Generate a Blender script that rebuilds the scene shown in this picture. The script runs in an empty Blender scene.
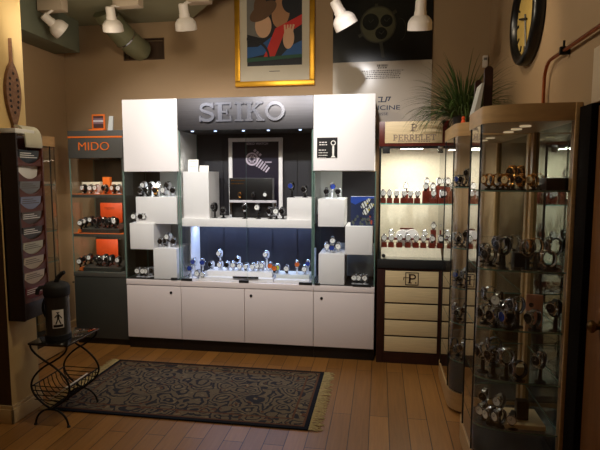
import bpy, bmesh, math, random
from mathutils import Vector, Matrix
random.seed(7)
D = bpy.data
SC = bpy.context.scene
COL = SC.collection
PI = math.pi

# ------------------------------------------------------------------ camera
F = 500.0
CAMH = 1.6
YAW = math.atan(80 / math.hypot(500, 48))
PIT = math.atan(48 / 500)
fw = Vector((-math.sin(YAW) * math.cos(PIT), math.cos(YAW) * math.cos(PIT), -math.sin(PIT)))
rt = Vector((math.cos(YAW), math.sin(YAW), 0))
up = rt.cross(fw)
cam = D.cameras.new('camera')
cam.sensor_width = 36
cam.lens = 36 * F / 600
cam.clip_start = 0.05
camo = D.objects.new('camera', cam)
COL.objects.link(camo)
camo.matrix_world = Matrix((
    (rt.x, up.x, -fw.x, 0), (rt.y, up.y, -fw.y, 0), (rt.z, up.z, -fw.z, CAMH), (0, 0, 0, 1)))
SC.camera = camo


def at(px, py, **k):
    """world point seen at a pixel of the photograph on the plane x=, y= or z="""
    d = fw + rt * ((px - 300) / F) + up * ((225 - py) / F)
    (a, v), = k.items()
    i = 'xyz'.index(a)
    o = Vector((0, 0, CAMH))
    return o + d * ((v - o[i]) / d[i])


def X(px, py, y): return at(px, py, y=y).x
def Z(px, py, y): return at(px, py, y=y).z


# ------------------------------------------------------------------ materials
def lin(c):
    r = []
    for v in c:
        v = v / 255
        r.append(v / 12.92 if v <= 0.04045 else ((v + 0.055) / 1.055) ** 2.4)
    return tuple(r) + (1,)


def newmat(name):
    m = D.materials.new(name)
    m.use_nodes = True
    nt = m.node_tree
    b = nt.nodes['Principled BSDF']
    return m, nt, b


def mat(name, c, rough=0.5, metal=0.0, spec=0.5, var=0.06, scale=8.0, bump=0.0, emit=None, es=0, aniso=None, coat=0):
    m, nt, b = newmat(name)
    n, l = nt.nodes, nt.links
    b.inputs['Roughness'].default_value = rough
    b.inputs['Metallic'].default_value = metal
    b.inputs['Specular IOR Level'].default_value = spec
    if coat:
        b.inputs['Coat Weight'].default_value = coat
        b.inputs['Coat Roughness'].default_value = 0.08
    tc = n.new('ShaderNodeTexCoord')
    nz = n.new('ShaderNodeTexNoise')
    nz.inputs['Scale'].default_value = scale
    nz.inputs['Detail'].default_value = 4
    src = tc.outputs['Object']
    if aniso:
        mp = n.new('ShaderNodeMapping')
        mp.inputs['Scale'].default_value = aniso
        l.new(src, mp.inputs[0])
        src = mp.outputs[0]
    l.new(src, nz.inputs['Vector'])
    rp = n.new('ShaderNodeValToRGB')
    cl = lin(c)
    rp.color_ramp.elements[0].position = 0.3
    rp.color_ramp.elements[1].position = 0.7
    rp.color_ramp.elements[0].color = tuple(v * (1 - var) for v in cl[:3]) + (1,)
    rp.color_ramp.elements[1].color = tuple(min(1, v * (1 + var)) for v in cl[:3]) + (1,)
    l.new(nz.outputs['Fac'], rp.inputs[0])
    l.new(rp.outputs[0], b.inputs['Base Color'])
    if bump:
        bp = n.new('ShaderNodeBump')
        bp.inputs['Strength'].default_value = bump
        bp.inputs['Distance'].default_value = 0.01
        l.new(nz.outputs['Fac'], bp.inputs['Height'])
        l.new(bp.outputs[0], b.inputs['Normal'])
    if emit:
        b.inputs['Emission Color'].default_value = lin(emit)
        b.inputs['Emission Strength'].default_value = es
    return m


def glassmat(name, tint=(253, 254, 254), mul=1.7):
    m = D.materials.new(name)
    m.use_nodes = True
    nt = m.node_tree
    n, l = nt.nodes, nt.links
    n.clear()
    out = n.new('ShaderNodeOutputMaterial')
    tr = n.new('ShaderNodeBsdfTransparent')
    tr.inputs[0].default_value = lin(tint)
    gl = n.new('ShaderNodeBsdfGlossy')
    gl.inputs['Roughness'].default_value = 0.01
    fr = n.new('ShaderNodeFresnel')
    fr.inputs[0].default_value = 1.5
    ge = n.new('ShaderNodeNewGeometry')
    inv = n.new('ShaderNodeMath'); inv.operation = 'SUBTRACT'; inv.inputs[0].default_value = 1
    l.new(ge.outputs['Backfacing'], inv.inputs[1])
    mu = n.new('ShaderNodeMath'); mu.operation = 'MULTIPLY'
    l.new(fr.outputs[0], mu.inputs[0]); l.new(inv.outputs[0], mu.inputs[1])
    m2 = n.new('ShaderNodeMath'); m2.operation = 'MULTIPLY'; m2.inputs[1].default_value = mul; m2.use_clamp = True
    l.new(mu.outputs[0], m2.inputs[0])
    nz = n.new('ShaderNodeTexNoise'); nz.inputs['Scale'].default_value = 3
    mx = n.new('ShaderNodeMixShader')
    l.new(m2.outputs[0], mx.inputs[0]); l.new(tr.outputs[0], mx.inputs[1]); l.new(gl.outputs[0], mx.inputs[2])
    l.new(mx.outputs[0], out.inputs[0])
    return m


M = {}
M['wall'] = mat('tan_wall_paint', (170, 142, 108), 0.75, var=0.05, scale=1.5, bump=0.03)
M['pillar'] = mat('cream_plaster', (205, 172, 112), 0.7, var=0.04, scale=3)
M['pillar_dark'] = mat('shaded_front_and_frame_brown', (70, 48, 30), 0.5, var=0.2, scale=6, aniso=(6, 6, 0.6))
M['ceil'] = mat('green_grey_ceiling_paint', (146, 144, 116), 0.8, var=0.05, scale=2)
M['box'] = mat('dark_green_grey_paint', (112, 116, 98), 0.7, var=0.06, scale=3)
M['duct'] = mat('dull_duct_metal', (128, 128, 98), 0.5, metal=0.2, var=0.1, scale=8)
M['white'] = mat('white_lacquer', (238, 234, 232), 0.35, var=0.01, scale=2)
M['whitelow'] = mat('white_laminate', (228, 216, 212), 0.4, var=0.012, scale=2)
M['black'] = mat('black_gloss', (16, 15, 16), 0.3, var=0.15)
M['blackm'] = mat('black_matte', (20, 19, 19), 0.65, var=0.2)
M['steelhdr'] = mat('brushed_steel', (88, 87, 90), 0.44, metal=1.0, var=0.12, scale=5, aniso=(0.6, 1, 90))
M['chrome'] = mat('polished_chrome', (222, 226, 232), 0.12, metal=1.0, var=0.04)
M['backdark'] = mat('dark_blue_black_panel', (33, 32, 38), 0.45, var=0.15, scale=3)
M['greypanel'] = mat('pale_grey_panel', (205, 208, 205), 0.5, var=0.03)
M['mido'] = mat('slate_grey_laminate', (74, 72, 66), 0.5, var=0.06, scale=4)
M['midolow'] = mat('dark_slate_laminate', (52, 53, 48), 0.5, var=0.06, scale=4)
M['orange'] = mat('orange_lacquer', (228, 112, 36), 0.45, var=0.06)
M['orangered'] = mat('orange_red_card', (232, 84, 26), 0.5, var=0.05, scale=20)
M['redwood'] = mat('dark_red_wood', (96, 34, 24), 0.35, var=0.25, scale=6, aniso=(8, 8, 1))
M['redblock'] = mat('red_brown_block', (112, 40, 24), 0.35, var=0.15, scale=30)
M['darkwood'] = mat('espresso_wood', (48, 22, 17), 0.4, var=0.25, scale=6, aniso=(8, 8, 1))
M['cream'] = mat('cream_grained_panel', (222, 198, 152), 0.5, var=0.08, scale=5, aniso=(1.5, 1, 40))
M['maple'] = mat('pale_maple', (186, 150, 102), 0.4, var=0.1, scale=4, aniso=(2, 2, 14))
M['creamfab'] = mat('cream_fabric', (226, 218, 196), 0.8, var=0.05, scale=50)
M['gold'] = mat('gold_leaf_frame', (212, 156, 44), 0.38, metal=0.75, var=0.12, scale=14)
M['goldm'] = mat('gold_metal', (205, 150, 70), 0.25, metal=1.0, var=0.08)
M['mount'] = mat('cream_mount_card', (214, 204, 180), 0.8, var=0.02)
M['copper'] = mat('aged_copper', (150, 82, 46), 0.35, metal=0.9, var=0.15, scale=12)
M['iron'] = mat('wrought_iron', (26, 24, 22), 0.5, metal=0.6, var=0.2, scale=30)
M['plastic'] = mat('white_lamp_metal', (236, 226, 216), 0.4, var=0.02)
M['lampglow'] = mat('lamp_lens', (255, 240, 210), 0.4, emit=(255, 226, 170), es=0.5)
M['mountbox'] = mat('beige_mount_box', (196, 178, 156), 0.5, var=0.05)
M['mirror'] = mat('smoked_mirror', (138, 144, 134), 0.015, metal=1.0, var=0.01)
M['steel'] = mat('watch_steel', (200, 202, 206), 0.2, metal=1.0, var=0.06, scale=60)
M['watchgold'] = mat('watch_gold', (216, 158, 84), 0.22, metal=1.0, var=0.08, scale=60)
M['blackstrap'] = mat('black_leather', (24, 22, 22), 0.5, var=0.2, scale=80)
M['brownstrap'] = mat('brown_leather', (86, 46, 26), 0.5, var=0.2, scale=80)
M['dwhite'] = mat('white_dial', (240, 238, 232), 0.35, var=0.02)
M['dblack'] = mat('black_dial', (20, 20, 24), 0.25, var=0.05)
M['dblue'] = mat('blue_dial', (44, 66, 150), 0.25, var=0.06)
M['dorange'] = mat('orange_dial', (226, 110, 40), 0.3, var=0.05)
M['dgreen'] = mat('yellow_green_dial', (190, 206, 50), 0.3, var=0.05)
M['dcream'] = mat('cream_dial', (226, 206, 166), 0.3, var=0.04)
M['clearcuff'] = mat('frosted_white_acrylic', (222, 224, 230), 0.25, var=0.02)
M['blackcuff'] = mat('black_acrylic', (22, 22, 24), 0.25, var=0.05)
M['gl'] = glassmat('clear_glass')
M['edge'] = mat('green_glass_edge', (104, 132, 120), 0.2, var=0.05)
M['shelfedge'] = mat('aqua_glass_edge', (120, 200, 186), 0.2, var=0.05)
M['leaf'] = mat('dark_green_leaf', (66, 86, 38), 0.5, var=0.4, scale=20)
M['pot'] = mat('dark_plant_pot', (40, 34, 28), 0.6)
M['carve'] = mat('carved_dark_wood', (118, 80, 50), 0.55, var=0.35, scale=40, bump=0.3)
M['hole'] = mat('carved_hollow', (30, 16, 10), 0.8)
M['rackred'] = mat('burgundy_stained_wood', (92, 44, 28), 0.4, var=0.15, scale=8)
M['rackdark'] = mat('rack_dark_tone', (38, 25, 20), 0.45, var=0.15, scale=8)
M['baseb'] = mat('cream_baseboard', (196, 166, 116), 0.5, var=0.04)
M['door'] = mat('brown_door_wood', (124, 82, 46), 0.45, var=0.2, scale=5, aniso=(8, 8, 0.7))
M['casing'] = mat('pale_casing', (206, 186, 160), 0.5, var=0.03)
M['brass'] = mat('old_brass', (120, 92, 52), 0.35, metal=1.0)
M['clockface'] = mat('aged_clock_face', (198, 168, 92), 0.6, var=0.08, scale=6)
M['thermos'] = mat('dark_brushed_steel', (70, 66, 60), 0.3, metal=0.8, var=0.1, scale=6, aniso=(30, 30, 1))
M['paper'] = mat('white_paper', (232, 228, 220), 0.7, var=0.03, scale=12)
M['posterblack'] = mat('black_print', (12, 11, 12), 0.25, var=0.2)
M['posterwhite'] = mat('pale_print', (196, 184, 168), 0.18, var=0.03, scale=3)
M['ink'] = mat('dark_blue_ink', (44, 50, 76), 0.5)
M['inkgrey'] = mat('grey_ink', (96, 86, 78), 0.5)
M['olive'] = mat('olive_print', (78, 76, 54), 0.3, var=0.1)
M['olive2'] = mat('dim_olive_print', (44, 42, 32), 0.3, var=0.1)
M['tubelight'] = mat('lit_tube', (255, 250, 240), 0.5, emit=(255, 248, 232), es=14)
M['bluetube'] = mat('blue_white_strip', (230, 238, 255), 0.5, emit=(190, 210, 255), es=3)
M['downlight'] = mat('small_downlight', (255, 235, 200), 0.5, emit=(255, 226, 180), es=0.35)
M['cork'] = mat('tan_back_panel', (120, 96, 60), 0.8, var=0.12, scale=30)
M['grey'] = mat('mid_grey', (120, 118, 116), 0.5)


def flat(name, c, rough=0.6):
    k = 'flat_' + name
    if k not in M:
        M[k] = mat(name, c, rough, var=0.05, scale=10)
    return M[k]


def wood_floor():
    m, nt, b = newmat('oak_plank_floor')
    n, l = nt.nodes, nt.links
    tc = n.new('ShaderNodeTexCoord')
    mp = n.new('ShaderNodeMapping')
    mp.inputs['Rotation'].default_value = (0, 0, PI / 2)
    mp.inputs['Location'].default_value = (0.3, 0.045, 0)
    l.new(tc.outputs['Object'], mp.inputs[0])
    br = n.new('ShaderNodeTexBrick')
    br.inputs['Scale'].default_value = 1
    br.inputs['Brick Width'].default_value = 1.25
    br.inputs['Row Height'].default_value = 0.125
    br.inputs['Mortar Size'].default_value = 0.0028
    br.inputs['Mortar Smooth'].default_value = 0.3
    br.offset = 0.37
    br.inputs['Color1'].default_value = lin((170, 119, 60))
    br.inputs['Color2'].default_value = lin((142, 97, 47))
    br.inputs['Mortar'].default_value = lin((52, 30, 14))
    l.new(mp.outputs[0], br.inputs['Vector'])
    m2 = n.new('ShaderNodeMapping')
    m2.inputs['Scale'].default_value = (26, 1.6, 1)
    l.new(tc.outputs['Object'], m2.inputs[0])
    nz = n.new('ShaderNodeTexNoise')
    nz.inputs['Scale'].default_value = 2.2
    nz.inputs['Detail'].default_value = 8
    nz.inputs['Distortion'].default_value = 0.6
    l.new(m2.outputs[0], nz.inputs['Vector'])
    rp = n.new('ShaderNodeValToRGB')
    rp.color_ramp.elements[0].color = (0.62, 0.6, 0.56, 1)
    rp.color_ramp.elements[1].color = (1.15, 1.12, 1.08, 1)
    l.new(nz.outputs['Fac'], rp.inputs[0])
    mx = n.new('ShaderNodeMix')
    mx.data_type = 'RGBA'; mx.blend_type = 'MULTIPLY'
    mx.inputs['Factor'].default_value = 1
    l.new(br.outputs['Color'], mx.inputs['A'])
    l.new(rp.outputs[0], mx.inputs['B'])
    l.new(mx.outputs['Result'], b.inputs['Base Color'])
    b.inputs['Roughness'].default_value = 0.36
    bp = n.new('ShaderNodeBump')
    bp.inputs['Strength'].default_value = 0.35
    bp.inputs['Distance'].default_value = 0.002
    bp.invert = True
    l.new(br.outputs['Fac'], bp.inputs['Height'])
    l.new(bp.outputs[0], b.inputs['Normal'])
    return m


M['floor'] = wood_floor()


def rug_mat():
    m, nt, b = newmat('floral_rug_pile')
    n, l = nt.nodes, nt.links
    tc = n.new('ShaderNodeTexCoord')

    def math_(op, a, bb=None, clamp=False):
        q = n.new('ShaderNodeMath'); q.operation = op; q.use_clamp = clamp
        for i, v in enumerate((a, bb)):
            if v is None: continue
            if isinstance(v, (int, float)): q.inputs[i].default_value = v
            else: l.new(v, q.inputs[i])
        return q.outputs[0]

    def mixc(f, a, bb):
        q = n.new('ShaderNodeMix'); q.data_type = 'RGBA'
        l.new(f, q.inputs['Factor'])
        for k, v in (('A', a), ('B', bb)):
            if isinstance(v, tuple): q.inputs[k].default_value = v
            else: l.new(v, q.inputs[k])
        return q.outputs['Result']
    # warp the coordinates a little so the scrolls curl
    wn = n.new('ShaderNodeTexNoise'); wn.inputs['Scale'].default_value = 7
    l.new(tc.outputs['Object'], wn.inputs['Vector'])
    wa = n.new('ShaderNodeVectorMath'); wa.operation = 'MULTIPLY_ADD'
    wa.inputs[1].default_value = (0.14, 0.14, 0)
    l.new(wn.outputs['Color'], wa.inputs[0]); l.new(tc.outputs['Object'], wa.inputs[2])
    v1 = n.new('ShaderNodeTexVoronoi'); v1.inputs['Scale'].default_value = 7.5
    l.new(wa.outputs[0], v1.inputs['Vector'])
    rings = math_('SINE', math_('MULTIPLY', v1.outputs['Distance'], 26.0))
    ringm = math_('GREATER_THAN', rings, 0.35)
    v2 = n.new('ShaderNodeTexVoronoi'); v2.inputs['Scale'].default_value = 22
    l.new(wa.outputs[0], v2.inputs['Vector'])
    dots = math_('LESS_THAN', v2.outputs['Distance'], 0.3)
    nz = n.new('ShaderNodeTexNoise'); nz.inputs['Scale'].default_value = 9; nz.inputs['Detail'].default_value = 3
    l.new(tc.outputs['Object'], nz.inputs['Vector'])
    blot = math_('GREATER_THAN', nz.outputs['Fac'], 0.55)
    navy, taupe, tan, rust = lin((52, 50, 54)), lin((108, 94, 76)), lin((126, 110, 86)), lin((96, 66, 50))
    c = mixc(ringm, taupe, navy)
    c = mixc(math_('MULTIPLY', dots, math_('SUBTRACT', 1, ringm)), c, tan)
    c = mixc(math_('MULTIPLY', dots, blot), c, rust)
    # borders from the rug's own outline
    sx = n.new('ShaderNodeSeparateXYZ')
    l.new(tc.outputs['Object'], sx.inputs[0])
    ex = math_('SUBTRACT', 0.9, math_('ABSOLUTE', sx.outputs['X']))
    ey = math_('SUBTRACT', 0.475, math_('ABSOLUTE', sx.outputs['Y']))
    e = math_('MINIMUM', ex, ey)
    line1 = math_('MULTIPLY', math_('GREATER_THAN', e, 0.115), math_('LESS_THAN', e, 0.13))
    line2 = math_('MULTIPLY', math_('GREATER_THAN', e, 0.03), math_('LESS_THAN', e, 0.045))
    c = mixc(math_('MAXIMUM', line1, line2), c, rust)
    c = mixc(math_('LESS_THAN', e, 0.03), c, lin((30, 32, 40)))
    fn = n.new('ShaderNodeTexNoise'); fn.inputs['Scale'].default_value = 160
    l.new(tc.outputs['Object'], fn.inputs['Vector'])
    mm = n.new('ShaderNodeMix'); mm.data_type = 'RGBA'; mm.blend_type = 'OVERLAY'; mm.inputs['Factor'].default_value = 0.4
    l.new(c, mm.inputs['A']); l.new(fn.outputs['Fac'], mm.inputs['B'])
    l.new(mm.outputs['Result'], b.inputs['Base Color'])
    b.inputs['Roughness'].default_value = 0.95
    b.inputs['Specular IOR Level'].default_value = 0.1
    bp = n.new('ShaderNodeBump'); bp.inputs['Strength'].default_value = 0.4; bp.inputs['Distance'].default_value = 0.004
    l.new(fn.outputs['Fac'], bp.inputs['Height']); l.new(bp.outputs[0], b.inputs['Normal'])
    return m


M['rug'] = rug_mat()
M['fringe'] = mat('cream_fringe_yarn', (206, 188, 142), 0.9, var=0.2, scale=60)


# ------------------------------------------------------------------ mesh builder
class MB:
    def __init__(s):
        s.bm = bmesh.new()

    def _mi(s, faces, mi):
        for f in faces: f.material_index = mi

    def box(s, x0, x1, y0, y1, z0, z1, bev=0.0, mi=0):
        x0, x1 = sorted((x0, x1)); y0, y1 = sorted((y0, y1)); z0, z1 = sorted((z0, z1))
        b2 = bmesh.new()
        bmesh.ops.create_cube(b2, size=1)
        for v in b2.verts:
            v.co = Vector((x0 if v.co.x < 0 else x1, y0 if v.co.y < 0 else y1, z0 if v.co.z < 0 else z1))
        if bev > 0:
            bmesh.ops.bevel(b2, geom=list(b2.edges), offset=min(bev, 0.45 * min(x1 - x0, y1 - y0, z1 - z0)), segments=2, affect='EDGES', profile=0.6)
        s.merge(b2, mi)
        return s

    def merge(s, b2, mi=0, mtx=None):
        if mtx is not None:
            bmesh.ops.transform(b2, matrix=mtx, verts=list(b2.verts))
            if mtx.determinant() < 0: bmesh.ops.reverse_faces(b2, faces=list(b2.faces))
        vm = {}
        for v in b2.verts: vm[v] = s.bm.verts.new(v.co)
        for f in b2.faces:
            try:
                nf = s.bm.faces.new([vm[v] for v in f.verts])
                nf.material_index = mi if mi is not None else f.material_index
            except ValueError:
                pass
        b2.free()
        return s

    def pane(s, x0, x1, y0, y1, z0, z1):
        """glass sheet: slot 0 on its two faces, slot 1 round its edge"""
        d = (abs(x1 - x0), abs(y1 - y0), abs(z1 - z0))
        ax = d.index(min(d))
        b2 = bmesh.new()
        bmesh.ops.create_cube(b2, size=1)
        lo = (min(x0, x1), min(y0, y1), min(z0, z1)); hi = (max(x0, x1), max(y0, y1), max(z0, z1))
        for v in b2.verts: v.co = Vector([lo[i] if v.co[i] < 0 else hi[i] for i in range(3)])
        b2.normal_update()
        for f in b2.faces: f.material_index = 0 if abs(f.normal[ax]) > 0.9 else 1
        return s.merge(b2, None)

    def cyl(s, c, r, h, axis='z', seg=24, r2=None, mi=0):
        b2 = bmesh.new()
        bmesh.ops.create_cone(b2, cap_ends=True, segments=seg, radius1=r, radius2=r if r2 is None else r2, depth=h)
        R = Matrix.Identity(4)
        if axis == 'x': R = Matrix.Rotation(PI / 2, 4, 'Y')
        if axis == 'y': R = Matrix.Rotation(-PI / 2, 4, 'X')
        return s.merge(b2, mi, Matrix.Translation(c) @ R)

    def lathe(s, prof, c=(0, 0, 0), seg=32, mtx=None, mi=0):
        """profile (r, z) turned about z; closes at r = 0"""
        b2 = bmesh.new()
        rings = []
        for r, z in prof:
            if r < 1e-6:
                rings.append([b2.verts.new((0, 0, z))])
            else:
                rings.append([b2.verts.new((r * math.cos(2 * PI * k / seg), r * math.sin(2 * PI * k / seg), z)) for k in range(seg)])
        for a, b in zip(rings, rings[1:]):
            for k in range(seg):
                k2 = (k + 1) % seg
                if len(a) == 1 and len(b) == 1: continue
                if len(a) == 1: b2.faces.new((a[0], b[k2], b[k]))
                elif len(b) == 1: b2.faces.new((a[k], a[k2], b[0]))
                else: b2.faces.new((a[k], a[k2], b[k2], b[k]))
        bmesh.ops.recalc_face_normals(b2, faces=list(b2.faces))
        T = Matrix.Translation(c)
        return s.merge(b2, mi, T @ mtx if mtx is not None else T)

    def tube(s, pts, r, seg=8, closed=False, mi=0, radii=None):
        pts = [Vector(p) for p in pts]
        n = len(pts)
        b2 = bmesh.new()
        rings = []
        prev = None
        for i, p in enumerate(pts):
            if closed: t = pts[(i + 1) % n] - pts[i - 1]
            else: t = pts[min(i + 1, n - 1)] - pts[max(i - 1, 0)]
            t.normalize()
            if prev is None:
                a = Vector((0, 0, 1)) if abs(t.z) < 0.9 else Vector((1, 0, 0))
                u = t.cross(a).normalized()
            else:
                u = (prev - t * prev.dot(t)).normalized()
            prev = u
            w = t.cross(u)
            rr = radii[i] if radii else r
            rings.append([b2.verts.new(p + (u * math.cos(2 * PI * k / seg) + w * math.sin(2 * PI * k / seg)) * rr) for k in range(seg)])
        m = n if closed else n - 1
        for i in range(m):
            a, b = rings[i], rings[(i + 1) % n]
            for k in range(seg):
                b2.faces.new((a[k], a[(k + 1) % seg], b[(k + 1) % seg], b[k]))
        if not closed:
            b2.faces.new(rings[0][::-1]); b2.faces.new(rings[-1])
        bmesh.ops.recalc_face_normals(b2, faces=list(b2.faces))
        return s.merge(b2, mi)

    def prism(s, poly, z0, z1, mtx=None, mi=0):
        """polygon (x, y) extruded along z"""
        b2 = bmesh.new()
        a = [b2.verts.new((p[0], p[1], z0)) for p in poly]
        b = [b2.verts.new((p[0], p[1], z1)) for p in poly]
        n = len(poly)
        b2.faces.new(a[::-1]); b2.faces.new(b)
        for i in range(n):
            j = (i + 1) % n
            b2.faces.new((a[i], a[j], b[j], b[i]))
        bmesh.ops.recalc_face_normals(b2, faces=list(b2.faces))
        return s.merge(b2, mi, mtx)

    def wallstrip(s, path, t, z0, z1, edge=False):
        """upright sheet following a plan path, t thick; slot 1 on its edges when edge"""
        n = len(path)
        inner = []
        for i, p in enumerate(path):
            a = Vector(path[max(i - 1, 0)]); b = Vector(path[min(i + 1, n - 1)])
            d = (b - a).normalized()
            inner.append(Vector(p) + Vector((-d.y, d.x)) * t)
        b2 = bmesh.new()
        q = [[b2.verts.new((p[0], p[1], z)) for p in path] for z in (z0, z1)]
        r = [[b2.verts.new((p[0], p[1], z)) for p in inner] for z in (z0, z1)]
        e = 1 if edge else 0
        for i in range(n - 1):
            b2.faces.new((q[0][i], q[0][i + 1], q[1][i + 1], q[1][i]))
            b2.faces.new((r[0][i], r[1][i], r[1][i + 1], r[0][i + 1]))
            b2.faces.new((q[1][i], q[1][i + 1], r[1][i + 1], r[1][i])).material_index = e
            b2.faces.new((q[0][i], r[0][i], r[0][i + 1], q[0][i + 1])).material_index = e
        for i in (0, n - 1):
            b2.faces.new((q[0][i], q[1][i], r[1][i], r[0][i])).material_index = e
        bmesh.ops.recalc_face_normals(b2, faces=list(b2.faces))
        return s.merge(b2, None)

    def plate_edge(s, poly, z0, z1):
        """flat sheet of any outline: slot 0 top and bottom, slot 1 edge"""
        b2 = bmesh.new()
        a = [b2.verts.new((p[0], p[1], z0)) for p in poly]
        b = [b2.verts.new((p[0], p[1], z1)) for p in poly]
        n = len(poly)
        fs = [b2.faces.new(a[::-1]), b2.faces.new(b)]
        for i in range(n):
            j = (i + 1) % n
            b2.faces.new((a[i], a[j], b[j], b[i])).material_index = 1
        bmesh.ops.recalc_face_normals(b2, faces=list(b2.faces))
        return s.merge(b2, None)

    def build(s, name, mats, parent=None, origin=None, smooth=True):
        """link as ONE mesh object; coordinates are the world's unless the parent is a prototype at the origin"""
        if not isinstance(mats, (list, tuple)): mats = [mats]
        off = Vector((0, 0, 0))
        if parent is not None:
            p = parent
            while p is not None:
                off += p.location
                p = p.parent
        elif origin is not None:
            off = Vector(origin)
        if off.length > 0:
            bmesh.ops.translate(s.bm, vec=-off, verts=list(s.bm.verts))
        me = D.meshes.new(name)
        s.bm.to_mesh(me); s.bm.free()
        for m in mats: me.materials.append(m)
        if smooth:
            me.polygons.foreach_set('use_smooth', [True] * len(me.polygons))
            me.set_sharp_from_angle(angle=math.radians(38))
        o = D.objects.new(name, me)
        COL.objects.link(o)
        if parent is not None: o.parent = parent
        elif origin is not None: o.location = origin
        return o


def tag(o, label, cat, group=None, kind=None):
    o['label'] = label; o['category'] = cat
    if group: o['group'] = group
    if kind: o['kind'] = kind
    return o


def thing(name, loc, label, cat, group=None):
    o = D.objects.new(name, None)
    o.empty_display_size = 0.05
    COL.objects.link(o)
    o.location = loc
    return tag(o, label, cat, group)


def struct(mb, name, m, parent=None):
    o = mb.build(name, m, parent)
    o['kind'] = 'structure'
    return o


def copy_tree(o, parent=None):
    c = o.copy(); COL.objects.link(c)
    if parent is not None: c.parent = parent
    for ch in o.children: copy_tree(ch, c)
    return c


# ------------------------------------------------------------------ letters
def stroke(path, w):
    """quads along a polyline"""
    out = []
    n = len(path)
    L, R = [], []
    for i, p in enumerate(path):
        a = Vector(path[max(i - 1, 0)]); b = Vector(path[min(i + 1, n - 1)])
        d = (b - a).normalized()
        nn = Vector((-d.y, d.x)) * (w[i] / 2 if isinstance(w, list) else w / 2)
        L.append(Vector(p) + nn); R.append(Vector(p) - nn)
    for i in range(n - 1):
        out.append([L[i], L[i + 1], R[i + 1], R[i]])
    return out


def rect(x0, y0, x1, y1): return [(x0, y0), (x1, y0), (x1, y1), (x0, y1)]


def arc(cx, cy, rx, ry, a0, a1, n=16):
    return [(cx + rx * math.cos(math.radians(a0 + (a1 - a0) * i / n)), cy + ry * math.sin(math.radians(a0 + (a1 - a0) * i / n))) for i in range(n + 1)]


def glyph(c, t=0.2):
    """slab serif capital, height 1 -> (advance, polygons)"""
    s = 0.1
    if c == 'I': return 0.62, [rect(0.2, 0, 0.2 + t, 1), rect(0.06, 0, 0.56, s), rect(0.06, 1 - s, 0.56, 1)]
    if c == 'E': return 1.0, [rect(0.12, 0, 0.12 + t, 1), rect(0, 0, 0.86, s), rect(0, 1 - s, 0.86, 1), rect(0.2, 0.45, 0.68, 0.55),
                              rect(0.78, 0, 0.88, 0.3), rect(0.78, 0.72, 0.88, 1), rect(0.6, 0.36, 0.68, 0.64)]
    if c == 'L': return 0.86, [rect(0.12, 0, 0.12 + t, 1), rect(0, 0, 0.76, s), rect(0, 1 - s, 0.46, 1), rect(0.68, 0, 0.78, 0.3)]
    if c == 'T': return 0.9, [rect(0.34, 0, 0.34 + t, 1), rect(0.2, 0, 0.68, s), rect(0, 1 - s, 0.86, 1), rect(0, 0.7, 0.09, 1), rect(0.77, 0.7, 0.86, 1)]
    if c == 'K': return 1.12, [rect(0.12, 0, 0.12 + t, 1), rect(0, 0, 0.44, s), rect(0, 1 - s, 0.44, 1),
                               [(0.3, 0.4), (0.3, 0.54), (0.74, 0.94), (0.88, 0.94)], [(0.42, 0.6), (0.56, 0.68), (1.0, 0.06), (0.74, 0.06)],
                               rect(0.58, 1 - s, 1.0, 1), rect(0.62, 0, 1.1, s)]
    if c == 'O': return 1.18, stroke(arc(0.54, 0.5, 0.45, 0.42, 0, 360, 36), 0.16)
    if c == 'S':
        p = arc(0.44, 0.735, 0.32, 0.2, 30, 250, 12) + arc(0.44, 0.27, 0.34, 0.215, 75, -160, 14)
        return 0.94, stroke(p, 0.16) + [rect(0.72, 0.7, 0.82, 1), rect(0.02, 0.0, 0.12, 0.32)]
    if c in 'PR':
        q = [rect(0.12, 0, 0.12 + t, 1), rect(0, 0, 0.46, s), rect(0, 1 - s, 0.5, 1)]
        q += stroke([(0.3, 0.94)] + arc(0.5, 0.7, 0.26, 0.24, 90, -90, 10) + [(0.3, 0.46)], 0.12)
        if c == 'R': q += [[(0.42, 0.48), (0.6, 0.48), (0.92, 0.04), (0.72, 0.04)], rect(0.66, 0, 1.0, s)]
        return (0.92 if c == 'P' else 1.0), q
    return 0.5, []


FRONT = Matrix(((1, 0, 0, 0), (0, 0, 1, 0), (0, 1, 0, 0), (0, 0, 0, 1)))    # (u, v, w) -> (x, w, z)


def serif(mb, txt, x0, x1, z0, h, y0, y1, t=0.2, mi=0):
    adv = [glyph(c, t)[0] for c in txt]
    k = (x1 - x0) / sum(adv)
    x = x0
    for c, a in zip(txt, adv):
        for n_, poly in enumerate(glyph(c, t)[1]):
            mb.prism([(x + p[0] * k, z0 + p[1] * h) for p in poly], y0 - n_ * 0.0003, y1, FRONT, mi)
        x += a * k
    return mb


def fonttext(mb, txt, x0, x1, z0, h, y, depth=0.002, bold=0.0, mi=0):
    """block capitals facing -Y, fitted between x0 and x1 and h tall (built-in outline font turned to mesh)"""
    cu = D.curves.new('lettering_outline', 'FONT')
    cu.body = txt
    cu.extrude = 0.5
    cu.offset = bold
    o = D.objects.new('lettering_outline', cu)
    COL.objects.link(o)
    dg = bpy.context.evaluated_depsgraph_get()
    dg.update()
    me = D.meshes.new_from_object(o.evaluated_get(dg))
    D.objects.remove(o)
    D.curves.remove(cu)
    vs = [v.co for v in me.vertices]
    if vs:
        mx0, mx1 = min(v.x for v in vs), max(v.x for v in vs)
        my0, my1 = min(v.y for v in vs), max(v.y for v in vs)
        b2 = bmesh.new(); b2.from_mesh(me)
        for v in b2.verts:
            v.co = Vector((x0 + (v.co.x - mx0) / (mx1 - mx0) * (x1 - x0), y - depth / 2 + v.co.z * depth, z0 + (v.co.y - my0) / (my1 - my0) * h))
        mb.merge(b2, mi)
    D.meshes.remove(me)
    return mb


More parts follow.
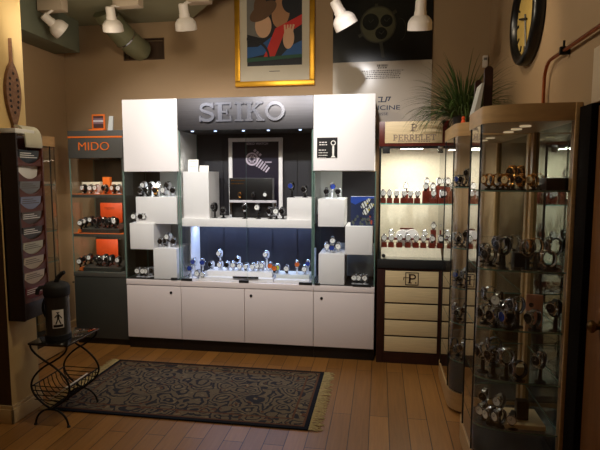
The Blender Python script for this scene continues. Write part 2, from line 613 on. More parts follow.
def lines(mb, x0, x1, ztop, n, pitch, th, y, ragged=0.2, center=False, mi=0):
    """rows of small illegible print as thin bars"""
    for i in range(n):
        w = (x1 - x0) * (1 - random.random() * ragged)
        a = x0 if not center else (x0 + x1 - w) / 2
        k = a
        while k < a + w - 0.002:
            ww = min(random.uniform(0.006, 0.022), a + w - k)
            mb.box(k, k + ww, y - 0.001, y, ztop - i * pitch - th, ztop - i * pitch, mi=mi)
            k += ww + 0.005
    return mb


# ================================================================== THE ROOM
BW = 4.75      # back wall
LW = -3.17     # left wall
RW = 0.937     # right wall
CE = 3.75      # main ceiling
Y0 = -2.2      # wall behind the camera
struct(MB().box(LW - 0.1, 2.4, Y0, BW + 0.1, -0.1, 0), 'floor', M['floor'])
# back wall with a rectangular duct hole
dx0, dx1 = X(125, 59, BW), X(163, 40, BW)
dz0, dz1 = Z(140, 59, BW), Z(140, 40, BW)
w = MB()
w.box(LW - 0.1, dx0, BW, BW + 0.12, 0, CE); w.box(dx1, RW + 0.1, BW, BW + 0.12, 0, CE)
w.box(dx0, dx1, BW, BW + 0.12, 0, dz0); w.box(dx0, dx1, BW, BW + 0.12, dz1, CE)
struct(w, 'wall_back', M['wall'])
struct(MB().box(LW - 0.1, LW, Y0, BW, 0, CE), 'wall_left', M['wall'])
w = MB()
DY0, DY1, DZ = 1.45, 2.42, 1.925
w.box(RW, RW + 0.1, DY1 + 0.04, BW, 0, CE); w.box(RW, RW + 0.1, Y0, DY0, 0, CE); w.box(RW, RW + 0.1, DY0, DY1 + 0.04, DZ, CE)
struct(w, 'wall_right', M['wall'])
struct(MB().box(LW - 0.1, RW + 0.1, Y0 - 0.1, Y0, 0, CE), 'wall_front', M['wall'])
struct(MB().box(LW - 0.1, RW + 0.1, Y0, BW, CE, CE + 0.1), 'ceiling', M['ceil'])
# dropped ceiling over the left side, its end cut at an angle
SOF = 3.1
struct(MB().prism([(LW, BW), (-1.83, BW), (-0.7, 3.36), (-0.7, Y0), (LW, Y0)], SOF, SOF + 0.35), 'ceiling_lowered', M['ceil'])
struct(MB().box(LW, -2.9, Y0, 4.6, 2.8, SOF, 0.004), 'trim_1', M['box'])          # boxed-in duct along the left wall
struct(MB().box(LW, -2.9, 4.598, 4.604, 2.8, 2.815), 'lit_edge', M['copper'])  # lit far edge of the box, coloured in as an orange-brown strip
# doorway in the right wall, close to the camera
d = struct(MB().box(RW + 0.01, RW + 0.05, DY0 + 0.02, DY1 - 0.0, 0.005, DZ - 0.01, 0.004), 'door_1', M['door'])
k = MB().lathe([(0, 0.055), (0.012, 0.055), (0.026, 0.045), (0.028, 0.032), (0.016, 0.02), (0.012, 0.0), (0.028, 0), (0.03, -0.006), (0, -0.006)], seg=20,
               mtx=Matrix.Rotation(-PI / 2, 4, 'Y'), c=(RW + 0.008, 2.27, 0.96))
o = k.build('door_handle', M['brass'], d)
struct(MB().box(RW - 0.012, RW, DY0, DY1 + 0.03, DZ, DZ + 0.24, 0.003), 'trim_3', M['casing'])
struct(MB().box(RW - 0.02, RW + 0.02, DY1, DY1 + 0.13, 0, DZ, 0.003), 'trim_4', mat('black_brown_trim', (16, 11, 8), 0.8, spec=0.1))
struct(MB().box(RW - 0.03, RW, DY0 - 0.1, DY0, 0, DZ, 0.003), 'trim_5', M['casing'])
# pillar at the left with its baseboard
PX = -2.34
p = MB().box(LW, PX, 2.79, 3.06, 0, CE, 0.004)
for f in p.bm.faces:
    f.normal_update()
    if f.normal.y < -0.9: f.material_index = 1  # shade on the pillar front put into a dark brown colour
struct(p, 'wall_pillar', [M['pillar'], M['pillar_dark']])
b = MB()
b.box(LW, PX + 0.014, 2.776, 2.79, 0, 0.095, 0.003); b.box(PX, PX + 0.014, 2.776, 3.07, 0, 0.095, 0.003)
b.box(LW, PX + 0.008, 2.782, 2.79, 0.095, 0.12, 0.003); b.box(PX, PX + 0.008, 2.782, 3.065, 0.095, 0.12, 0.003)
struct(b, 'baseboard_pillar', M['baseb'])
struct(MB().box(LW, LW + 0.015, 3.06, BW, 0, 0.1, 0.003), 'baseboard_left', M['baseb'])
struct(MB().box(0.57, RW, BW - 0.015, BW, 0, 0.1, 0.003), 'baseboard_back', M['baseb'])

# flexible duct bending from the lowered ceiling into the wall
t = thing('ventilation_duct', (-2.45, 4.6, SOF), 'olive grey round ventilation duct bending into the framed hole in the tan wall', 'duct')
pa = [(-2.53, 4.36, SOF), (-2.515, 4.41, SOF - 0.05), (-2.48, 4.49, SOF - 0.12), (-2.44, 4.58, SOF - 0.19), (-2.405, 4.67, SOF - 0.235), (-2.385, 4.78, SOF - 0.255)]
pa = [(x_ + 0.035, y_, z_) for x_, y_, z_ in pa]
MB().tube(pa, 0.108, seg=28).build('pipe', M['duct'], t)
for i, nm in ((1, 0.111), (3, 0.112)):
    a = Vector(pa[i]); tg = (Vector(pa[i + 1]) - Vector(pa[i - 1])).normalized()
    MB().tube([a - tg * 0.006, a + tg * 0.006], nm, seg=28).build('clamp_band', M['steel'], t)
f = MB()
for q in ((dx0 - 0.012, dx1 + 0.012, dz0 - 0.012, dz0), (dx0 - 0.012, dx1 + 0.012, dz1, dz1 + 0.012), (dx0 - 0.012, dx0, dz0, dz1), (dx1, dx1 + 0.012, dz0, dz1)):
    f.box(q[0], q[1], BW - 0.006, BW + 0.02, q[2], q[3])
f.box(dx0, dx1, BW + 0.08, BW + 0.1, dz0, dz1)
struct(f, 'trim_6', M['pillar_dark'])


# ------------------------------------------------------------------ track lights
def track_light(name, base, aim, label, mount=True, box=(0.26, 0.1), head=0.2, lamp=None, stem=0.0):
    """base = bottom centre of the mount"""
    t = thing(name, base, label, 'track light', 'white ceiling spotlights')
    bx, by, bz = base
    top = SOF if bx < -1.2 else CE
    if mount:
        MB().box(bx - box[0] / 2, bx + box[0] / 2, by - 0.045, by + 0.045, bz, top, 0.004).build('mount_box', [M['mountbox']], t)
    else:
        MB().cyl((bx, by, (bz + top) / 2), 0.014, top - bz, seg=14).build('stem', M['plastic'], t)
    return t


def light_head(t, pivot, aim, s=1.0):
    d = (Vector(aim)).normalized()
    R = Vector((0, 0, -1)).rotation_difference(d).to_matrix().to_4x4()
    pr = [(0, 0.012), (0.026, 0.01), (0.03, 0.0), (0.031, -0.05), (0.034, -0.056), (0.034, -0.072), (0.05, -0.082), (0.064, -0.1), (0.066, -0.104),
          (0.066, -0.108), (0.068, -0.11), (0.07, -0.15), (0.067, -0.152), (0.062, -0.142), (0.045, -0.125), (0, -0.12)]
    MB().lathe([(r * s, z * s) for r, z in pr], c=pivot, seg=28, mtx=R).build('lamp_head', M['plastic'], t)
    MB().lathe([(0, -0.128 * s), (0.05 * s, -0.128 * s), (0.052 * s, -0.134 * s), (0, -0.14 * s)], c=pivot, seg=24, mtx=R).build('lens', M['lampglow'], t)


for nm, pxs, py, piv, aim, lab, s in (
    (0, (40, 67), 12, (44, 16), (0.5, 0.75, -0.6), 'white bell spotlight under the boxed duct, aimed down to the side', 1.15),
    (1, (115, 143), 8, (110, 8), (-0.08, 0.38, -0.93), 'white bell spotlight hanging in front of the round ventilation duct', 1.2),
    (2, (188, 212), 4, (183, 5), (-0.02, 0.4, -0.95), 'shaded bell spotlight at the cut end of the lowered ceiling', 1.25)):
    zb = SOF - 0.1
    a = at(pxs[0], py, z=zb); b = at(pxs[1], py, z=zb)
    base = ((a.x + b.x) / 2, 4.02, zb)
    t = track_light('track_light', base, aim, lab, box=(b.x - a.x, 0.1))
    p = at(piv[0], piv[1], y=3.95)
    light_head(t, p, aim, s)
    MB().tube([(base[0] + (0.02 if nm == 0 else -0.06), 4.0, zb + 0.01), (p.x + 0.01, 3.97, p.z + 0.02), p], 0.011, seg=8).build('bracket', M['plastic'], t)
for px, piv, aim, lab, s in ((334, (335, 2), (0.42, 0.3, -0.8), 'white spotlight tilted towards the black poster beside the gold frame', 1.25),
                             (420, (421, 1), (0.0, 0.35, -0.95), 'white spotlight pointing straight down before the top corner of black poster', 1.25)):
    p = at(piv[0], piv[1], y=3.7)
    t = track_light('track_light', (p.x, p.y, p.z), aim, lab, mount=False)
    light_head(t, p, aim, s)

# ------------------------------------------------------------------ things on the walls
# carved wooden paddle on the pillar
t = thing('carved_paddle', (PX, 2.93, 1.9), 'carved leaf-shaped wooden paddle with pierced holes hung on cream pillar', 'wall ornament')
zt, zw, zb = at(12, 40, x=PX).z, at(12, 90, x=PX).z, at(12, 129, x=PX).z
yc, hw = 2.93, 0.066
zl = at(12, 64, x=PX).z
hw = 0.066
out = [(-0.003, zt), (-0.004, zl + 0.02), (-0.008, zl)]
for k_ in range(1, 15):
    u_ = k_ / 15
    out.append((-0.009 - (hw - 0.009) * math.sin(PI * u_ ** 0.9) ** 0.85, zl + (zb + 0.02 - zl) * u_))
out += [(-0.013, zb + 0.02), (-0.018, zb)]
poly = out + [(-a, z) for a, z in reversed(out)]
YZ = Matrix(((0, 0, 1, PX + 0.004), (1, 0, 0, yc), (0, 1, 0, 0), (0, 0, 0, 1)))
MB().prism(poly, 0, 0.022, YZ).build('blade', M['carve'], t)
h = MB()
for i in range(8):
    zz = zw + 0.1 - i * 0.035
    for sx in ((-0.55, 0.55) if 0 < i < 7 else (0,)):
        wd = hw * (1 - ((i - 3.4) / 6.0) ** 2)
        h.lathe([(0, 0.002), (0.009, 0.0015), (0.01, 0)], c=(PX + 0.0265, yc + sx * wd, zz), seg=10, mtx=Matrix.Rotation(PI / 2, 4, 'Y'))
h.build('pierced_pattern', M['hole'], t)

# gold-framed picture: a plain stand-in composition in the same colours
pa, pb = at(236, 88, y=BW), at(315, 85, y=BW)
px0, px1, pz0 = pa.x, pb.x, (pa.z + pb.z) / 2
pz1 = pz0 + 1.02
t = thing('framed_picture', ((px0 + px1) / 2, BW, pz0), 'gold framed colourful painting with cream mount hung on tan wall', 'picture')
fr = MB(); fwid = 0.05
for q in ((px0, px1, pz0, pz0 + fwid), (px0, px1, pz1 - fwid, pz1), (px0, px0 + fwid, pz0 + fwid, pz1 - fwid), (px1 - fwid, px1, pz0 + fwid, pz1 - fwid)):
    fr.box(q[0], q[1], BW - 0.035, BW - 0.002, q[2], q[3], 0.008)
fr.build('frame', M['gold'], t)
MB().box(px0 + 0.03, px1 - 0.03, BW - 0.02, BW - 0.004, pz0 + 0.03, pz1 - 0.03).build('mount_card', M['mount'], t)
ix0, ix1, iz0, iz1 = px0 + 0.12, px1 - 0.12, pz0 + 0.19, pz1 - 0.1
W_, H_ = ix1 - ix0, iz1 - iz0
art = MB()
cols = [flat('art_night', (30, 30, 34)), flat('art_peach', (222, 176, 138)), flat('art_brown', (104, 74, 48)), flat('art_red', (206, 44, 34)),
        flat('art_blue', (44, 92, 150)), flat('art_green', (40, 84, 60)), flat('art_grey', (120, 116, 108)), flat('art_tan', (178, 128, 88))]
art.box(ix0, ix1, BW - 0.022, BW - 0.0201, iz0, iz1, mi=0)
layer = [0]


def blob(poly, mi):
    layer[0] += 1
    art.prism([(ix0 + u * W_, iz0 + v * H_) for u, v in poly], BW - 0.0225 - layer[0] * 0.0004, BW - 0.0221, FRONT, mi)


def ell(cx, cy, rx, ry, rot=0, n=24):
    r = math.radians(rot)
    return [(cx + rx * math.cos(a) * math.cos(r) - ry * math.sin(a) * math.sin(r), cy + rx * math.cos(a) * math.sin(r) + ry * math.sin(a) * math.cos(r)) for a in [2 * PI * i / n for i in range(n)]]


blob([(0, 0.4), (0.25, 0.35), (0.3, 1), (0, 1)], 6)
blob(ell(0.62, 0.66, 0.2, 0.16, 70), 7)
blob(ell(0.8, 0.78, 0.16, 0.14), 0)
blob(ell(0.3, 0.5, 0.15, 0.15, 80), 1)
blob(ell(0.3, 0.68, 0.26, 0.1, 20), 2)
blob(ell(0.24, 0.77, 0.14, 0.1, 60), 2)
blob([(0, 0.1), (0.3, 0.14), (0.62, 0.34), (0.5, 0.38), (0.2, 0.24), (0, 0.24)], 4)
blob([(0.6, 0.1), (1, 0.1), (1, 0.3), (0.8, 0.24)], 4)
blob([(0.3, 0.1), (0.5, 0.1), (0.66, 0.36), (1, 0.5), (1, 0.62), (0.52, 0.46)], 3)
blob(ell(0.76, 0.33, 0.1, 0.13, -10), 1)
for i in range(4): blob(stroke([(0.7 + i * 0.04, 0.4), (0.69 + i * 0.055, 0.5)], 0.032)[0], 1)
blob([(0, 0.05), (1, 0.09), (1, 0.13), (0, 0.1)], 5)
for q in stroke(arc(0.0, 0.1, 0.4, 0.24, 0, 90, 14), 0.035): blob(q, 0)
art.build('painting', cols, t)
MB().box((px0 + px1) / 2 - 0.05, (px0 + px1) / 2 + 0.05, BW - 0.0215, BW - 0.0195, pz0 + 0.135, pz0 + 0.141).build('caption', M['inkgrey'], t)

# tall poster: black watch photograph above a pale band
qx0, qx1 = X(333, 62, BW), X(432, 61, BW)
qz = (Z(333, 62, BW) + Z(432, 61, BW)) / 2
t = thing('watch_poster', ((qx0 + qx1) / 2, BW, 1.9), 'large black poster with dim chronograph above a pale printed band on tan wall', 'poster')
MB().box(qx0, qx1, BW - 0.012, BW - 0.002, qz, 3.5).build('black_panel', M['posterblack'], t)
MB().box(qx0, qx1, BW - 0.012, BW - 0.002, 1.95, qz).build('pale_panel', M['posterwhite'], t)
cxp, czp = X(378, 25, BW), Z(378, 25, BW)
g = MB(); yy = BW - 0.0125
def disc(mb, cx, cz, r, y0, y1, mi=0, n=36): mb.prism([(cx + r * math.cos(2 * PI * i / n), cz + r * math.sin(2 * PI * i / n)) for i in range(n)], y0, y1, FRONT, mi)
disc(g, cxp, czp, 0.165, yy - 0.0006, yy, 1)
disc(g, cxp, czp, 0.152, yy - 0.0012, yy, 0)
for ux, uz, rr in ((-0.066, 0.026, 0.074), (0.076, 0.03, 0.055), (0.03, -0.078, 0.054)):
    disc(g, cxp + ux, czp + uz, rr, yy - 0.0018, yy, 2)
    for q in stroke([(cxp + ux - 0.02, czp + uz + 0.012), (cxp + ux, czp + uz - 0.006), (cxp + ux + 0.026, czp + uz + 0.02)], 0.006): g.prism(q, yy - 0.0024, yy, FRONT, 1)
for a, r1 in ((-150, 0.2), (-80, 0.3), (35, 0.2), (95, 0.185)):
    d_ = Vector((math.cos(math.radians(a)), math.sin(math.radians(a))))
    for q in stroke([(cxp + d_.x * 0.15, czp + d_.y * 0.15), (cxp + d_.x * r1, czp + d_.y * r1)], 0.03): g.prism(q, yy - 0.001, yy, FRONT, 1)
for q in stroke(arc(cxp + 0.19, czp - 0.05, 0.06, 0.1, -80, 80, 10), 0.006): g.prism(q, yy - 0.001, yy, FRONT, 1)
g.build('watch_marking', [M['olive'], M['olive2'], M['posterblack']], t)
tx = MB()
a, b = at(377, 66, y=BW), at(388, 66, y=BW)
lines(tx, a.x, b.x, a.z + 0.01, 1, 0.03, 0.02, yy, 0.0)
lines(tx, a.x + 0.01, b.x - 0.01, Z(380, 67.5, BW), 1, 0.03, 0.012, yy, 0.0)
lines(tx, X(361, 72, BW), X(405, 72, BW), Z(380, 70.5, BW), 5, 0.0165, 0.009, yy, 0.4, center=True)
tx.build('small_print', M['inkgrey'], t)
lg = MB()
lx0, lx1, lz0, lz1 = X(378, 103, BW), X(391, 97, BW), Z(380, 102.5, BW), Z(380, 97, BW)
k = (lx1 - lx0) / 1.9; hh = lz1 - lz0
for q in (rect(0, 0.82, 0.7, 1), [(0.5, 1), (0.7, 1), (0.55, 0), (0.35, 0)], rect(0.35, 0, 1.2, 0.18), [(1.0, 0), (1.2, 0), (1.4, 1), (1.2, 1)], rect(1.2, 0.82, 1.9, 1), [(1.7, 1), (1.9, 1), (1.62, 0.2), (1.4, 0.2)], rect(0, 0.0, 0.3, 0.18)):
    lg.prism([(lx0 + u * k, lz0 + v * hh) for u, v in q], yy - 0.001, yy, FRONT)
fonttext(lg, 'OICINE', X(370, 108, BW), X(400, 108, BW), Z(388, 110, BW), Z(388, 105.5, BW) - Z(388, 110, BW), yy, 0.002, 0.01)
fonttext(lg, 'SUISSE', X(374, 114, BW), X(388, 114, BW), Z(384, 115.4, BW), 0.024, yy, 0.002)
lg.build('logo_print', M['ink'], t)

# thermostat near the corner
a, b = at(482, 68, y=BW), at(487.5, 56, y=BW)
t = thing('thermostat', ((a.x + b.x) / 2, BW, a.z), 'small white thermostat box high on the wall near the corner', 'thermostat')
MB().box(a.x, b.x, BW - 0.03, BW, a.z, b.z, 0.006).build('cover', M['plastic'], t)
MB().box(a.x + 0.008, b.x - 0.008, BW - 0.032, BW - 0.029, b.z - 0.04, b.z - 0.02).build('display', M['grey'], t)

# wall clock, seen almost edge-on
ca = at(515, 20, x=RW - 0.09); cb = at(543, 20, x=RW - 0.06)
cy_, cz_, cr = 3.47, 2.60, 0.285
t = thing('wall_clock', (RW, cy_, cz_), 'round black rimmed clock with yellowed face on right tan wall', 'clock')
RX = Matrix.Rotation(-PI / 2, 4, 'Y')
MB().lathe([(0, 0), (cr - 0.01, 0), (cr, 0.01), (cr, 0.05), (cr - 0.01, 0.066), (cr - 0.025, 0.072), (cr - 0.05, 0.066), (cr - 0.062, 0.05), (cr - 0.067, 0.03), (0, 0.03)],
           c=(RW, cy_, cz_), seg=56, mtx=RX).build('rim', M['black'], t)
MB().lathe([(0, 0.034), (cr - 0.068, 0.034), (cr - 0.068, 0.031)], c=(RW, cy_, cz_), seg=48, mtx=RX).build('dial', M['clockface'], t)
XF = RW - 0.036
for i in range(12):
    a = i * PI / 6
    r0, r1 = cr - 0.115, cr - 0.078
    dy, dz = math.sin(a), math.cos(a)
    MB().tube([(XF, cy_ - dy * r0, cz_ + dz * r0), (XF, cy_ - dy * r1, cz_ + dz * r1)], 0.006 if i % 3 else 0.009, seg=6).build('hour_marker', M['black'], t)
for L, a, r in ((0.13, 285, 0.007), (0.2, 170, 0.005)):
    a = math.radians(a)
    MB().tube([(XF - 0.006, cy_ + math.sin(a) * 0.03, cz_ - math.cos(a) * 0.03), (XF - 0.006, cy_ - math.sin(a) * L, cz_ + math.cos(a) * L)], r, seg=6).build('hand', M['black'], t)

# copper pipe on the right wall
t = thing('copper_pipe', (RW, 3.07, 1.95), 'bent copper pipe rising behind the near glass case and running along wall', 'pipe')
zc = 2.235
pts = [(RW - 0.03, 3.07, 1.952), (RW - 0.03, 3.07, 2.08)] + [(RW - 0.03, 3.07 - 0.1 + 0.1 * math.cos(a), 2.135 + 0.1 * math.sin(a)) for a in [i * PI / 14 for i in range(1, 8)]] + [(RW - 0.03, 2.6, zc), (RW - 0.03, 0.6, zc)]
MB().tube(pts, 0.0095, seg=12).build('pipe', M['copper'], t)
c = MB().box(RW - 0.05, RW - 0.002, 2.765, 2.785, zc - 0.02, zc + 0.02, 0.004)
c.tube([(RW - 0.03, 2.775, zc), (RW - 0.03, 2.775, zc + 0.05)], 0.006); c.build('pipe_clamp', M['iron'], t)

# ================================================================== WATCH KIT
LOOKS = {
    'sw': ('steel watch with white dial', 'steel', 'steel', 'dwhite'),
    'sk': ('steel watch with black dial', 'steel', 'steel', 'dblack'),
    'sb': ('steel watch with blue dial', 'steel', 'steel', 'dblue'),
    'kw': ('black strap watch with white dial', 'blackstrap', 'steel', 'dwhite'),
    'kk': ('black strap watch with black dial', 'blackstrap', 'steel', 'dblack'),
    'kb': ('black strap watch with blue dial', 'blackstrap', 'steel', 'dblue'),
    'so': ('steel watch with orange dial', 'steel', 'steel', 'dorange'),
    'ko': ('black strap watch with orange dial', 'blackstrap', 'steel', 'dorange'),
    'sg': ('steel watch with yellow-green dial', 'steel', 'steel', 'dgreen'),
    'gc': ('gold watch with cream dial', 'watchgold', 'watchgold', 'dcream'),
    'gk': ('gold watch with black dial', 'watchgold', 'watchgold', 'dblack'),
    'bw': ('brown strap watch with white dial', 'brownstrap', 'watchgold', 'dwhite'),
}
LR, LZ = 0.024, 0.030        # half depth / half height of the strap loop
MESH = {}


def strap_mesh(m):
    mb = MB()
    n = 28
    b2 = bmesh.new()
    rows = []
    for i in range(n):
        a = 2 * PI * i / n
        d = Vector((0, math.cos(a) * LR, math.sin(a) * LZ))
        nn = Vector((0, math.cos(a) / LR, math.sin(a) / LZ)).normalized()
        front = max(0, -math.cos(a))
        wd = 0.008 + 0.003 * front
        rows.append([b2.verts.new(d + Vector((x, 0, 0)) + nn * t_) for x, t_ in ((-wd, 0), (-wd * 0.85, 0.0026), (wd * 0.85, 0.0026), (wd, 0))])
    for i in range(n):
        a, b = rows[i], rows[(i + 1) % n]
        for k in range(4):
            b2.faces.new((a[k], a[(k + 1) % 4], b[(k + 1) % 4], b[k]))
    bmesh.ops.recalc_face_normals(b2, faces=list(b2.faces))
    mb.merge(b2)
    return mb


CASE_M = Matrix.Translation((0, -LR - 0.001, 0.004)) @ Matrix.Rotation(PI / 2, 4, 'X')


def make_watch(look):
    txt, s, c, dl = LOOKS[look]
    root = strap_mesh(s).build('wristwatch', M[s])
    k = MB()
    k.lathe([(0, -0.004), (0.016, -0.004), (0.0195, -0.001), (0.02, 0.004), (0.0185, 0.0075), (0.0165, 0.008), (0.016, 0.006)], seg=24, mtx=CASE_M)
    for sx in (-1, 1):
        for sz in (-1, 1):
            k.box(sx * 0.009 - 0.002, sx * 0.009 + 0.002, -LR - 0.006, -LR + 0.004, 0.004 + sz * 0.016, 0.004 + sz * 0.024, 0.001)
    k.cyl((0.0215, -LR - 0.004, 0.004), 0.003, 0.005, axis='x', seg=10)
    k.build('case', M[c], root)
    dmb = MB().lathe([(0, 0.0066), (0.0162, 0.0066), (0.0162, 0.0055)], seg=24, mtx=CASE_M)
    hand = 1
    y_ = -LR - 0.0085
    dmb.box(-0.0006, 0.0006, y_, y_ + 0.0006, 0.004, 0.015, mi=1); dmb.box(-0.008, 0, y_, y_ + 0.0006, 0.0035, 0.005, mi=1)
    dmb.build('dial', [M[dl], M['dblack'] if dl in ('dwhite', 'dcream', 'dorange', 'dgreen') else M['steel']], root)
    COL.objects.unlink(root)
    for ch in root.children: COL.objects.unlink(ch)
    return root


PROTO = {k_: make_watch(k_) for k_ in LOOKS}


def cuff(mb, h, mi=0, back=0.0):
    """C-shaped collar filling the strap loop, on a slim foot h high to the loop's underside"""
    zc = h + LZ
    n = 20
    prof = [(0.86 * LR * math.cos(2 * PI * i / n), zc + 0.88 * LZ * math.sin(2 * PI * i / n)) for i in range(n)]
    MX = Matrix(((0, 0, 1, 0), (1, 0, 0, 0), (0, 1, 0, 0), (0, 0, 0, 1)))
    mb.prism(prof, -0.012, 0.012, MX, mi)
    return mb


def stand_mesh(kind):
    """stand with its foot at the origin; returns the height of the loop's underside"""
    if kind in MESH: return MESH[kind]
    mb = MB()
    tall = {'r': 0.036, 'R': 0.085, 'T': 0.12, 'w': 0.012, 'W': 0.045, 'k': 0.012, 'K': 0.045, 'c': 0.004, 'n': 0.02, 'P': 0.09, 'o': 0.012, 'O': 0.05}[kind]
    mats = [M['redblock'], M['clearcuff']]
    if kind in 'rRT':
        mb.box(-0.02, 0.02, -0.02, 0.02, 0, tall, 0.002, 0)
    elif kind in 'wWcP':
        mats = [M['clearcuff'], M['clearcuff']]
        mb.lathe([(0, 0), (0.02, 0), (0.02, 0.003), (0.008, 0.006), (0.006, tall + 0.004), (0, tall + 0.004)], seg=16)
    else:
        mats = [M['blackcuff'], M['blackcuff']]
        mb.lathe([(0, 0), (0.02, 0), (0.02, 0.003), (0.008, 0.006), (0.006, tall + 0.004), (0, tall + 0.004)], seg=16)
    if kind in 'oO':
        zc = tall + LZ
        mb.tube([(0, 0.8 * LR * math.cos(a), zc + 0.84 * LZ * math.sin(a)) for a in [math.radians(130 + 280 * i / 18) for i in range(19)]], 0.0025, seg=8, mi=1)
    else:
        cuff(mb, tall, 1)
    me_o = mb.build('watch_stand', mats)
    COL.objects.unlink(me_o)
    MESH[kind] = (me_o, tall)
    return MESH[kind]


STAND_TXT = {'r': 'dark red block', 'R': 'tall red block', 'T': 'tallest red block', 'w': 'low white cuff', 'W': 'raised white cuff', 'P': 'tall white post',
             'k': 'low black cuff', 'K': 'raised black cuff', 'c': 'small white cuff', 'n': 'small black cuff', 'o': 'low open black clip', 'O': 'raised open black clip'}
ORD = 'first second third fourth fifth sixth seventh eighth ninth tenth eleventh twelfth thirteenth fourteenth fifteenth sixteenth seventeenth eighteenth nineteenth twentieth'.split()
ORD += ['twenty-first', 'twenty-second', 'twenty-third', 'twenty-fourth', 'twenty-fifth', 'twenty-sixth']


def row(place, z, items, yaw=0.0, jit=0.25, scale=1.0, tilt=-0.18):
    """items: (x, y, look, stand) with the shelf's height z; named in order from the left as seen"""
    def sx(it):
        v = Vector((it[0], it[1], z - CAMH))
        return v.dot(rt) / v.dot(fw)
    items = sorted(items, key=sx)
    for i, it in enumerate(items):
        x, y, lk, st = it[:4]
        zz = z + (it[4] if len(it) > 4 else 0)
        so, h = stand_mesh(st)
        s = so.copy(); COL.objects.link(s)
        rz = yaw + random.uniform(-jit, jit)
        s.location = (x, y, zz); s.rotation_euler = (0, 0, rz); s.scale = (scale,) * 3
        tag(s, f'{STAND_TXT[st]} under {ORD[i]} watch from left {place}', 'watch stand', f'watch stands {place}')
        wt = copy_tree(PROTO[lk])
        wt.location = (x, y, zz + (h + LZ) * scale); wt.rotation_euler = (tilt * 0, 0, rz); wt.scale = (scale,) * 3
        tag(wt, f'{LOOKS[lk][0]}, {ORD[i]} from left {place}', 'watch', f'watches {place}')


def pxrow(place, z, y, spec, **k):
    """spec: (pixel column, dy, look, stand)"""
    its = []
    for s in spec:
        yy_ = y + s[1]
        d_ = fw + rt * ((s[0] - 300) / F) + up * 0
        # column at the shelf's height: solve for the row whose point lies at (y, z)
        py = 225
        for _ in range(6):
            p_ = at(s[0], py, y=yy_)
            py -= (z - p_.z) * F / (p_ - Vector((0, 0, CAMH))).dot(fw)
        its.append((at(s[0], py, y=yy_).x, yy_) + tuple(s[2:]))
    row(place, z, its, **k)


# ================================================================== WHITE WATCH CABINETS
YF = 4.26      # cabinet fronts
YB = 4.72
CT = 0.66      # counter top
TOPZ = 2.285
cols_x = [X(124.5, 225, YF), X(179.5, 225, YF), X(313.5, 225, YF), X(375.5, 225, YF)]
xA0, xA1, xB1, xC1 = cols_x
GF = YF + 0.012      # glass front


def lower_unit(t, x0, x1, doors):
    """plinth, carcass, worktop and doors of one base unit"""
    MB().box(x0, x1, YF + 0.03, YB, 0, 0.105, 0.002).build('plinth', M['black'], t)
    MB().box(x0 + 0.002, x1 - 0.002, YF + 0.02, YB, 0.105, CT - 0.052).build('carcass', M['whitelow'], t)
    MB().box(x0 + 0.001, x1 - 0.001, YF - 0.004, YB, CT - 0.05, CT, 0.003).build('counter_top', M['whitelow'], t)
    for (a, b, lock) in doors:
        d_ = MB().box(a + 0.0025, b - 0.0025, YF, YF + 0.02, 0.112, CT - 0.056, 0.002).build('door', M['whitelow'], t)
        if lock is not None:
            MB().lathe([(0, 0.006), (0.011, 0.006), (0.013, 0.002), (0.013, -0.004), (0, -0.004)], c=(lock, YF, 0.545), seg=16, mtx=Matrix.Rotation(PI / 2, 4, 'X')).build('lock', M['black'], d_)


def glass_parts(t, x0, x1, z0, z1, front=True):
    if front: MB().pane(x0 + 0.012, x1 - 0.012, GF - 0.006, GF, z0, z1).build('glass_door', [M['gl'], M['edge']], t)
    for a in (x0, x1 - 0.008): MB().pane(a, a + 0.008, YF, YB - 0.02, z0, z1).build('side_glass', [M['gl'], M['edge']], t)


ZP0 = Z(150, 171.5, YF)   # underside of the big white top panels
# left unit
t = thing('display_cabinet', ((xA0 + xA1) / 2, YB, 0), 'narrow white cabinet with blank top panel and glass tower, beside grey cabinet', 'cabinet', 'white watch display cabinets')
lower_unit(t, xA0, xA1, [(xA0, xA1, X(171, 290, YF))])
MB().box(X(123, 140, YF - 0.02), X(177.5, 140, YF - 0.02), YF - 0.02, YB, ZP0, TOPZ, 0.003).build('top_panel', M['white'], t)
glass_parts(t, xA0, xA1, CT + 0.006, ZP0)
MB().box(X(144, 180, YB), X(160.5, 180, YB), YB - 0.012, YB, CT, ZP0).build('back_panel', M['backdark'], t)
MB().box(xA0 + 0.008, X(144, 180, YB), YB - 0.01, YB, CT, ZP0).build('back_panel', M['cork'], t)
MB().box(X(160.5, 180, YB), xA1 - 0.008, YB - 0.012, YB, CT, ZP0).build('back_panel', M['greypanel'], t)
MB().box(xA0 + 0.01, xA1 - 0.01, YF + 0.006, YB - 0.02, CT, CT + 0.006).build('base_tray', M['blackm'], t)
MB().box(X(171, 276, YF - 0.004), X(177, 276, YF - 0.004), YF - 0.008, YF + 0.008, CT + 0.002, CT + 0.024, 0.002).build('glass_lock', M['blackm'], t)

